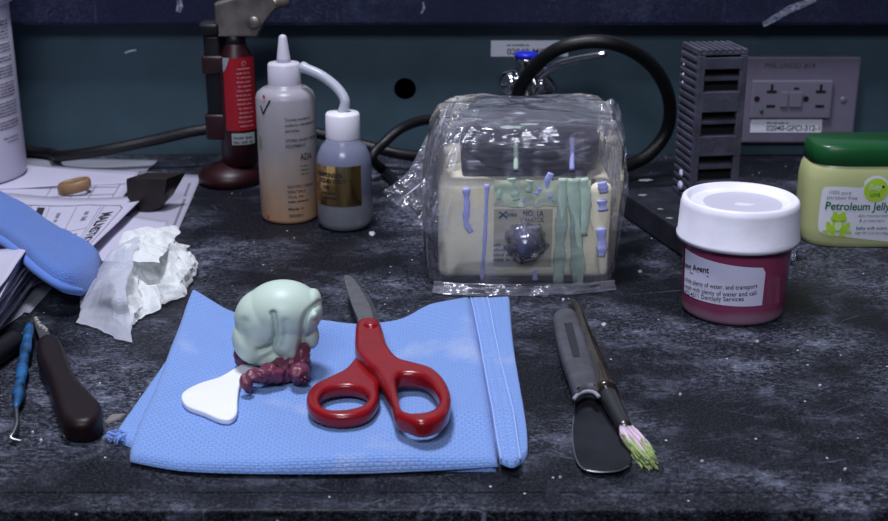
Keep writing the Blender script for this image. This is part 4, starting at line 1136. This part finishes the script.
def jt(s, px, py, px2, h, slope_px=None, **k):
    a = JJ(px, py); b = JJ(px2, (slope_px if slope_px else py)); me = text_me(s, sqrt((b[0] - a[0]) ** 2 + (b[1] - a[1]) ** 2), h, **k)
    me.transform(Matrix.Translation((a[0], a[1], 0)) @ Matrix.Rotation(atan2(b[1] - a[1], b[0] - a[0]), 4, 'Z')); return me
T = [jt('leaning Agent', 681.5, 264.5, 710.5, .0034, 272.5, bold=.02), jt('URGENT', 681.5, 270, 688, .0022, 272), jt('with, drink plenty of water, and transport', 681.2, 277.5, 756.5, .0026, 287, bold=.006),
     jt('rinse wash with plenty of water and call', 681.2, 284, 755.5, .0026, 294, bold=.006), jt('(302)422-4511 Dentsply Services', 681.2, 290.5, 743.5, .0026, 300, bold=.006)]
a = JJ(681.5, 268.0); b_ = JJ(710, 276); T.append(line_me([a, (b_[0] * .5 + a[0] * .5, b_[1] * .5 + a[1] * .5), b_], .0004))
mk('label_text', mapped(T, jmap(.0006)), M_ink, lb, False)
# strip of tape beside the label
g = [JJ(766, 276), JJ(778, 276), JJ(778, 303), JJ(765, 304)]
bm = bmesh.new(); vs = [bm.verts.new(jmap(.0004)(*q)) for q in g]; bm.faces.new(vs)
mk('clear_tape', bm, mat('tape', (0.40, 0.12, 0.18), 0.25, alpha=0.5), t)

# ------------------------------------------------------------------ main blue towel
TZ = 0.0
def Q(l, z=0.0): return [G(x, y, z) for x, y in l]
def towel_z(x, y):
    v = 0.0020 * nz(x, y, 20, 1) + 0.0009 * nz(x, y, 55, 2) + 0.0010 * (1 - 2 * abs(nz(x * 1.0 + y * 0.3, y * .6, 16, 12)))
    # soft long folds near the front and at the left rear corner, which rises
    v += 0.0016 * max(0, 1 - abs((y - 0.505 - 0.10 * (x + 0.01)) / 0.012)) * max(0, min(1, (x + 0.05) / 0.05))
    c0 = G(200, 300)
    d = sqrt((x - c0.x) ** 2 + (y - c0.y) ** 2)
    v += 0.0090 * math.exp(-(d / 0.028) ** 2)
    d = (x - c0.x - 0.028) + 0.35 * (y - c0.y); v -= 0.0022 * math.exp(-(d / 0.010) ** 2) * max(0, min(1, (y - 0.56) / 0.05))
    c1 = G(445, 318); d = sqrt(((x - c1.x) / 1.6) ** 2 + (y - c1.y) ** 2)
    v += 0.0040 * math.exp(-(d / 0.022) ** 2)
    c2 = G(285, 365); d = sqrt((x - c2.x) ** 2 + (y - c2.y) ** 2)
    v -= 0.0015 * math.exp(-(d / 0.03) ** 2)
    return v
TT = 0.0068
t = thing('blue_towel', G(320, 400), 'folded light blue woven towel under the red scissors and white handle', 'towel')
# under layer peeking out left, right and front
TLz = 0.0
g = coons(Q([(112, 440), (190, 466), (330, 471), (496, 472)]), Q([(188, 330), (260, 330), (380, 330), (500, 306)]),
          Q([(112, 440), (122, 425), (150, 385), (188, 330)]), Q([(496, 472), (500, 430), (500, 370), (500, 306)]), 90, 60)
mk('under_layer', pad_bm(g, 0.0030, 0.002, lambda x, y: 0.0003 * nz(x, y, 80, 5)), M_blue, t)
g = coons(Q([(500, 462), (520, 465), (528, 456)]), Q([(478, 304), (494, 302), (510, 301)]),
          Q([(500, 462), (496, 420), (486, 350), (478, 304)]), Q([(528, 456), (526, 425), (514, 350), (510, 301)]), 26, 110)
mk('lower_hem', pad_bm(g, 0.0036, 0.0014, lambda x, y: 0.0004 * nz(x, y, 90, 6)), M_blue, t)
# top layer
g = coons(Q([(130, 462), (180, 471), (250, 474), (350, 474), (430, 471), (498, 467)], 0.0020),
          Q([(192, 303), (215, 310), (240, 318), (285, 322), (330, 326), (375, 330), (415, 326), (445, 316), (480, 306), (488, 305)], 0.0020),
          Q([(130, 462), (134, 440), (160, 380), (182, 322), (192, 303)], 0.0020),
          Q([(498, 467), (492, 420), (480, 350), (472, 306)], 0.0020), 190, 130)
TOPG = g
mk('top_layer', pad_bm(g, TT - .002, 0.0055, towel_z), M_blue, t)
g = coons(Q([(500, 464), (512, 468), (521, 464)], .0045), Q([(470, 306), (478, 305), (488, 304)], .0045),
          Q([(500, 464), (492, 420), (480, 350), (470, 306)], .0045), Q([(521, 464), (514, 420), (498, 350), (488, 304)], .0045), 24, 120)
M_hem = M_blue
mk('upper_hem', pad_bm(g, 0.0034, 0.0012, lambda x, y: towel_z(x, y) * .7 + 0.0002 * nz(x, y, 200, 8)), M_blue, t)
# stitching on the hem
M_st = mat('pale_thread', (0.42, 0.56, 0.92), 0.9)
M_ed = mat('pale_selvage', (0.36, 0.50, 0.84), 0.95)
for i_ in (1, 23):
    mk('hem_edge', tube_bm([Vector((r_[i_].x, r_[i_].y, r_[i_].z + .0030 + towel_z(r_[i_].x, r_[i_].y) * .7)) for r_ in g], .00035, 8), M_ed, t)
bm = bmesh.new()
for lane in (0.3, 0.7):
    for k in range(64):
        v = (k + 0.2) / 64
        j = v * 120; r0 = g[int(j)]; p = r0[int(24 * lane)]; r1 = g[min(120, int(j) + 1)]; q_ = r1[int(24 * lane)]
        z = p.z + .0034 + towel_z(p.x, p.y) * .7 + 0.0002
        tube_bm([Vector((p.x, p.y, z)), Vector((p.x, p.y, z)) + (q_ - p).normalized() * .0014], .00022, 5, bm)
mk('stitching', bm, M_st, t)

# frayed corner at far left
bm = bmesh.new(); c0 = G(118, 436, .003)
for k in range(60):
    a = pi * random.uniform(0.55, 1.45); l = random.uniform(.002, .0045)
    s_ = c0 + Vector((random.uniform(-.003, .004), random.uniform(-.004, .005), random.uniform(-.001, .0012)))
    tube_bm([s_, s_ + Vector((cos(a), sin(a), random.uniform(-.2, .2))) * l * .5, s_ + Vector((cos(a + .3), sin(a + .3), random.uniform(-.3, .1))) * l], .00025, 4, bm)
tag(mk('frayed_threads', bm, M_blue, t), kind='stuff')

def TOWZ(x, y): return 0.0020 + TT - .002 + towel_z(x, y)

# ------------------------------------------------------------------ scissors
SZ = 0.0088
t = thing('scissors', G(385, 380), 'scissors with glossy red handles lying on the blue towel', 'scissors')
def g2(l, z): return [(G(x, y, z).x, G(x, y, z).y) for x, y in l]
hz1 = SZ + 0.0075
R_out = [(357, 322), (366, 318.5), (378, 320), (383, 330), (388, 345), (399, 358), (416, 363), (434, 369), (446, 382), (451, 400), (448, 418), (438, 429), (421, 433), (405, 428), (395, 421), (391, 405), (384, 386), (376, 371), (366, 362), (356, 350), (355, 335)]
R_out = [(x, y - 9 * max(0, min(1, (y - 380) / 50))) for x, y in R_out]
R_in = [(397, 378), (410, 375.5), (425, 379), (436, 391), (439, 403), (431, 412), (416, 415), (405, 413), (400, 406), (398, 395)]
me = plate_mesh([g2(R_out, hz1 + .0032), g2(R_in, hz1 + .0026)], 0.0016, 0.0028, 5, 4); shift(me, (0, 0, hz1))
o = mk('handle', me, M_red, t)
hz0 = SZ + 0.0034
L_out = [(360, 346), (354, 358), (344, 369), (328, 377), (313, 385), (306.5, 398), (309, 412), (320, 421), (338, 425), (358, 423), (372, 415), (379, 400), (379, 385), (385, 368), (380, 352), (370, 345)]
L_out = [(x, y - 8 * max(0, min(1, (y - 385) / 40))) for x, y in L_out]
L_in = [(321, 394), (332, 388.5), (350, 387), (364, 391), (368, 398), (362, 406), (345, 410.5), (328, 410), (320, 403)]
me = plate_mesh([g2(L_out, hz0 + .0026), g2(L_in, hz0 + .0022)], 0.0010, 0.0024, 5, 4); shift(me, (0, 0, hz0))
o = mk('handle', me, M_red, t)
bl1 = [(345, 281), (350, 279.5), (358, 285), (368, 297), (376, 311), (379, 325), (378, 340), (366, 345), (360, 330), (352, 306)]
me = plate_mesh([g2(bl1, hz0)], 0.0004, 0.0003, 4, 1); shift(me, (0, 0, hz0 + .0006)); mk('blade', me, M_dsteel, t, False)
bl2 = [(344, 282), (348, 279), (355, 284), (364, 298), (372, 315), (374, 335), (366, 340), (359, 325), (351, 306)]
me = plate_mesh([g2(bl2, hz0)], 0.0004, 0.0003, 4, 1); shift(me, (0, 0, hz0 + .0018)); mk('blade', me, mat('brushed_blade', (0.20, 0.20, 0.21), 0.45, metal=0.7, noise_s=200, noise_amt=0.1), t, False)
p = G(371, 325, hz1 + .0043); mk('pivot', lathe_bm([(.0040, -.0006), (.0040, 0), (.003, .0012), (.0012, .0018)], 24, p), M_red, t)

# ------------------------------------------------------------------ impression material on its white handle
def lump_mesh(parts, voxel=.0007, smooth=6):
    """parts: (center, radii, z-rotation) ellipsoids fused into one skin"""
    bm = bmesh.new()
    for c_, r_, rz in parts:
        q = bmesh.new(); bmesh.ops.create_icosphere(q, subdivisions=4, radius=1)
        bmesh.ops.transform(q, matrix=Matrix.Translation(c_) @ Matrix.Rotation(rz[1], 4, 'Y') @ Matrix.Rotation(rz[0], 4, 'Z') @ Matrix.Diagonal((*r_, 1)), verts=q.verts)
        merge(bm, q)
    me = bpy.data.meshes.new('t'); bm.to_mesh(me); bm.free(); o = bpy.data.objects.new('t', me)
    m = o.modifiers.new('r', 'REMESH'); m.mode = 'VOXEL'; m.voxel_size = voxel
    m = o.modifiers.new('s', 'SMOOTH'); m.iterations = smooth; m.factor = .5
    return from_object(o)
ib = G(275, 378)                      # where it rests
t = thing('impression_tray', ib, 'pale green and maroon dental putty lump on a white paddle handle', 'dental impression')
tz = TOWZ(ib.x, ib.y)
M_green = mat('pale_mint_putty', (0.53, 0.65, 0.56), 0.42, sub=0.08, noise_s=40, noise_amt=0.04)
M_maroon = mat('maroon_putty', (0.15, 0.034, 0.066), 0.38, noise_s=80, noise_amt=0.12)
yi = 0.552
def I(px, py, dy=0.0): return D(px, py, yi + dy)
k = 1 / 1.99e3
gp = [(I(283, 311, .002), (38 * k, 33 * k, 30 * k), (0, 0)), (I(268, 318, .002), (32 * k, 30 * k, 30 * k), (0, 0)), (I(257, 338, .001), (24 * k, 24 * k, 26 * k), (0, 0)),
      (I(272, 354, .001), (24 * k, 20 * k, 13 * k), (0, .2)), (I(287, 334, -.004), (17 * k, 18 * k, 25 * k), (0, 0)), (I(291, 345, -.004), (13 * k, 15 * k, 14 * k), (0, 0)),
      (I(310, 333, .002), (8.5 * k, 12 * k, 16 * k), (0, -.15)), (I(311, 304, .003), (10 * k, 18 * k, 15 * k), (0, .2)),
      (I(286, 357, -.009), (1.8 * k, 2.4 * k, 4 * k), (0, .3)), (I(292, 359, -.009), (2.0 * k, 2.4 * k, 4 * k), (0, 0)), (I(297, 357.5, -.008), (1.8 * k, 2.4 * k, 4 * k), (0, -.2)),
      (I(313, 315, -.007), (4.5 * k, 4.5 * k, 4 * k), (0, 0))]
me = lump_mesh(gp, .0006, 3)
# pressed creases
cr = [([(273, 314), (275, 326), (275, 338), (269, 347), (259, 351)], .0016, .0034), ([(319, 303), (309, 312), (304, 322), (302, 338), (299, 353)], .0016, .0036), ([(244, 322), (242, 334), (247, 345), (256, 351)], .0030, .0012), ([(285, 322), (286, 334), (283, 346)], .0018, .0010)]
for pl, rad, dep in cr:
    P = spline([(x, y, 0) for x, y in pl], 8)
    for v in me.vertices:
        w_ = v.co
        if w_.y > yi + .006: continue
        # position seen from the front: use x and height at the lump's own depth
        best = 9
        for p in P:
            q_ = D(p.x, p.y, w_.y); d = (q_.x - w_.x) ** 2 + (q_.z - w_.z) ** 2
            best = min(best, d)
        f_ = math.exp(-best / rad ** 2 * 1.6)
        w_.y += dep * f_
mk('green_putty', me, M_green, t)
mp = [(I(293, 364, -.004), (17 * k, 17 * k, 15 * k), (0, .1)), (I(299, 374, -.016), (10 * k, 12 * k, 10 * k), (0, .2)), (I(302, 359, -.007), (8 * k, 12 * k, 16 * k), (0, .1)), (I(283, 368, -.006), (20 * k, 20 * k, 12 * k), (0, 0)),
      (I(272, 373, -.016), (12 * k, 10 * k, 9 * k), (0, .3)), (I(257, 376, -.020), (13 * k, 9 * k, 7 * k), (0, -.25)), (I(246, 383, -.028), (5 * k, 6 * k, 9 * k), (0, -.3)), (I(300, 350, .004), (8 * k, 12 * k, 12 * k), (0, 0)),
      (I(244, 354, .008), (9 * k, 12 * k, 14 * k), (0, 0)), (I(270, 374, .002), (24 * k, 20 * k, 10 * k), (0, 0))]
me = lump_mesh(mp, .0006, 3)
me.calc_loop_triangles()
for v in me.vertices:
    v.co += v.normal * (0.0016 * (0.5 - abs(noise.noise(v.co * 130)) * 2) + 0.0006 * noise.noise(v.co * 380))
for v in me.vertices:
    v.co.z = max(v.co.z, TOWZ(v.co.x, v.co.y) + .0003)
mk('maroon_putty', me, M_maroon, t)
hzp = tz + .0030
Hp = [(181.5, 400), (185, 393), (200, 384), (220, 378), (236, 370), (246, 364), (256, 360), (260, 366), (252, 371), (246, 376), (240, 388), (238, 402), (237, 415), (231, 421), (221, 421), (205, 415), (188, 409)]
me = plate_mesh([g2(Hp, hzp)], 0.0006, 0.0009, 5, 3)
for v in me.vertices: v.co.z += TOWZ(v.co.x, v.co.y) + .0018
mk('paddle_handle', me, mat('bright_white_plastic', (0.86, 0.86, 0.92), 0.35), t)

# ------------------------------------------------------------------ spatula
t = thing('plaster_spatula', G(585, 400), 'wide steel-bladed spatula with a dull grey handle beside the brush', 'spatula')
M_gh = mat('grey_handle', (0.066, 0.065, 0.080), 0.55, noise_s=120, noise_amt=0.2, bump=0.2, bump_s=300)
zb = .0022
Bl = [(575, 396), (586, 393), (597, 394), (602, 408), (614, 426), (626, 441), (631, 454), (629, 466), (618, 471), (597, 472), (582, 468), (575, 455), (572.5, 435), (574, 415)]
me = plate_mesh([g2(Bl, zb)], .0002, .0003, 5, 1); shift(me, (0, 0, zb))
bl = mk('blade', me, mat('mirror_steel', (0.045, 0.045, 0.055), 0.16, metal=0.9, noise_s=50, noise_amt=0.3, bump=0.04, bump_s=60), t, False)
# bright worn rim
rim = [(574, 415), (572.5, 435), (575, 455), (582, 468), (597, 472), (618, 471), (629, 466)]
mk('worn_edge', tube_bm([G(x, y, zb + .0002) for x, y in [(p.x, p.y) for p in spline([(a, b, 0) for a, b in rim], 6)]], .00035, 6), M_steel, bl)
Hd = [(553, 322), (557, 315.5), (566, 313.5), (575, 316), (579, 323), (588, 350), (597, 380), (599, 394), (587, 392.5), (575, 397), (568, 380), (558, 350)]
zh = .0058
me = plate_mesh([g2(Hd, zh)], .0012, .0030, 5, 4); shift(me, (0, 0, zh)); hd = mk('handle', me, M_gh, t)
lbq = g2([(564, 323), (572, 322), (578, 345), (580, 356), (573, 357)], zh + .0045)
me = plate_mesh([lbq], .0001, .0001, 1, 0); shift(me, (0, 0, zh + .0043)); ln = mk('inset_label', me, mat('dark_inset', (0.02, 0.02, 0.028), 0.6), hd, False)
mk('collar', tube_bm(spline([G(x, y, .0068) for x, y in ((574, 399), (579, 394), (587, 391.5), (594, 392.5), (599, 397))], 6), .0010, 8), mat('plaster_collar', (0.28, 0.28, 0.34), 0.7), t)

# ------------------------------------------------------------------ brush
t = thing('paint_brush', G(612, 385), 'dark lacquered brush with pink and green tipped bristles', 'brush')
A0, A1, A2, A3 = G(573, 303, .0035), G(607, 394, .0052), G(626, 430, .0040), G(657, 472, .0020)
M_lac = mat('dark_lacquer', (0.020, 0.013, 0.009), 0.22, coat=0.4, noise_s=60, noise_amt=0.7)
mk('handle', tube_bm([A0.lerp(A1, i / 24) for i in range(25)], lambda u: .0026 + .0008 * min(1, u * 12) + .0022 * sin(u * pi * .55) ** 2, 20), M_lac, t)
mk('ferrule', tube_bm([A1.lerp(A2, i / 10) for i in range(11)], lambda u: .0048 - .0014 * u, 20), mat('ferrule', (0.10, 0.10, 0.10), 0.3, metal=0.9), t)
bm = bmesh.new(); ax = (A3 - A2).normalized(); sd = ax.cross(Vector((0, 0, 1))).normalized()
M_br = mat('pink_bristle', (0.72, 0.55, 0.66), 0.7); M_bg = mat('green_bristle', (0.33, 0.42, 0.16), 0.7)
bm2 = bmesh.new()
for k_ in range(260):
    s0 = random.uniform(-1, 1); h0 = random.uniform(-1, 1)
    st_ = A2 - ax * .001 + sd * .0026 * s0 + Vector((0, 0, .002 * h0))
    L_ = random.uniform(.026, .036) * (1 - .12 * abs(s0))
    en = st_ + ax * L_ * .92 + sd * (.0004 * s0) + Vector((0, 0, -.0012 + .0014 * h0)) + Vector((random.uniform(-.001, .001), random.uniform(-.001, .001), 0))
    en.z = max(.0006, en.z)
    cut = random.uniform(.50, .86) - .25 * max(0, -s0 * sd.x / abs(sd.x))
    mid = st_.lerp(en, cut) + sd * .0016 * s0
    tube_bm([st_, st_.lerp(mid, .5) + sd * .0004 * s0, mid], .00034, 4, bm)
    tube_bm([mid, mid.lerp(en, .5), en + sd * random.uniform(-.0016, .0016)], lambda u: .0004 - .0001 * u, 4, bm2)
tag(mk('bristles', bm, M_br, t), kind='stuff'); tag(mk('bristle_tips', bm2, M_bg, t), kind='stuff')
bpy.data.objects['bristle_tips']['label'] = 'matted green bristle tips'

# ------------------------------------------------------------------ instruments at lower left
t = thing('dental_scaler', G(25, 375), 'slim blue-handled hooked instrument left of the brown knife', 'instrument')
s0, s1 = G(30, 324, .0075), G(16, 408, .0045)
mk('handle', tube_bm([s0.lerp(s1, i / 40) for i in range(41)], lambda u: .0027 * (0.55 + .45 * min(1, u * 8, (1 - u) * 8)) + .0003 * sin(u * 24) , 18), mat('blue_handle', (0.012, 0.075, 0.19), 0.4, noise_s=110, noise_amt=0.8), t)
bl = s1 + (s1 - s0).normalized() * 0
mk('tip', tube_bm(spline([s1, G(17, 422, .005), G(14, 432, .004), G(11, 438, .003), G(22, 441, .0015)], 6), lambda u: .0011 - .0006 * u, 10), M_steel, t)
mk('tip', tube_bm(spline([s0, G(33, 318, .005), G(36, 313, .004)], 6), lambda u: .0010 - .0005 * u, 10), M_steel, t)
t = thing('plaster_knife', G(70, 385), 'dark brown handled plaster knife with a stained stub of blade', 'knife')
Kh = [(37, 350), (44, 343), (55, 343), (63, 350), (70, 368), (77, 384), (92, 400), (102, 412), (101, 425), (90, 432), (72, 433), (61, 427), (55, 408), (48, 385), (39, 366)]
zk = .0065
me = plate_mesh([g2(Kh, zk)], .0016, .0042, 5, 4); shift(me, (0, 0, zk)); mk('handle', me, mat('brown_bakelite', (0.010, 0.004, 0.005), 0.42, spec=0.3), t)
Kb = [(33, 320), (38, 320), (48, 330), (52, 346), (43, 347), (38, 335)]
me = plate_mesh([g2(Kb, .0055)], .0005, .0003, 4, 1); shift(me, (0, 0, .0055)); mk('blade', me, M_dsteel, t, False)
bm = bmesh.new()
for k_ in range(14):
    u = k_ / 13; p = G(34 + 13 * u, 319 + 12 * u, .0066); q = bmesh.new(); bmesh.ops.create_icosphere(q, subdivisions=1, radius=.0011 * random.uniform(.6, 1.2))
    bmesh.ops.translate(q, vec=p + Vector((random.uniform(-.001, .001), random.uniform(-.001, .001), 0)), verts=q.verts); merge(bm, q)
mk('plaster_crust', bm, mat('grey_plaster', (0.30, 0.28, 0.27), 0.9), t, False)
a = G(31, 330, .005); b_ = G(-35, 375, .006)
t = thing('dark_instrument', G(10, 360), 'black round-handled instrument at the left edge beside the paper pile', 'instrument')
mk('handle', tube_bm([a.lerp(b_, i / 20) for i in range(5, 21)], lambda u: .0058 + .0012 * u, 20), M_bplastic, t)
mk('shank', tube_bm([a.lerp(b_, i / 20) for i in range(0, 6)], lambda u: .0012 + .0012 * u, 12), M_dsteel, t)

# ------------------------------------------------------------------ plaster crumbs
M_chip = mat('plaster_chip', (0.42, 0.42, 0.46), 0.85, noise_s=300, noise_amt=0.2)
def chip(pts, z=.0, h=.0008, label=None, group=None, m=M_chip):
    P = [G(x, y) for x, y in pts]; bm = bmesh.new()
    lo = [bm.verts.new((p.x, p.y, z + .0001)) for p in P]; cx = sum(p.x for p in P) / len(P); cy = sum(p.y for p in P) / len(P)
    hi = [bm.verts.new((cx + (p.x - cx) * .8, cy + (p.y - cy) * .8, z + h)) for p in P]; n = len(P)
    for i in range(n): bm.faces.new((lo[i], lo[(i + 1) % n], hi[(i + 1) % n], hi[i]))
    bm.faces.new(hi); bm.faces.new(list(reversed(lo))); bmesh.ops.recalc_face_normals(bm, faces=bm.faces)
    o = mk('plaster_flake', bm, m, None, False); tag(o, label, 'flake', group); return o
chip([(104, 422), (112, 415), (126, 414), (120, 419), (108, 424)], label='larger flat grey flake between the brown knife and the blue towel', m=mat('tan_flake', (0.20, 0.18, 0.17), .8))
for (x, y, r) in ((22, 391, 2.2), (28, 371, 2.4), (65, 436, 2.2), (41, 441, 2.0), (33, 433, 1.6), (100, 330, 1.4), (604, 325, 2.4), (573, 372, 2.6), (563, 300, 1.6), (757, 342, 1.8), (300, 475, 1.8),
                (212, 473, 1.4), (640, 272, 2.0), (820, 386, 1.6), (702, 462, 1.8), (100, 384, 1.4), (372, 234, 3.4), (560, 478, 1.4), (845, 470, 1.8), (680, 395, 1.5), (140, 395, 1.2)):
    n = random.choice((4, 5, 6)); ph = random.random() * 6
    chip([(x + r * 1.3 * cos(ph + 2 * pi * i / n) * random.uniform(.6, 1.1), y + r * .6 * sin(ph + 2 * pi * i / n)) for i in range(n)], label='tiny pale plaster flake fallen on the black worktop', group='plaster flakes on the worktop')
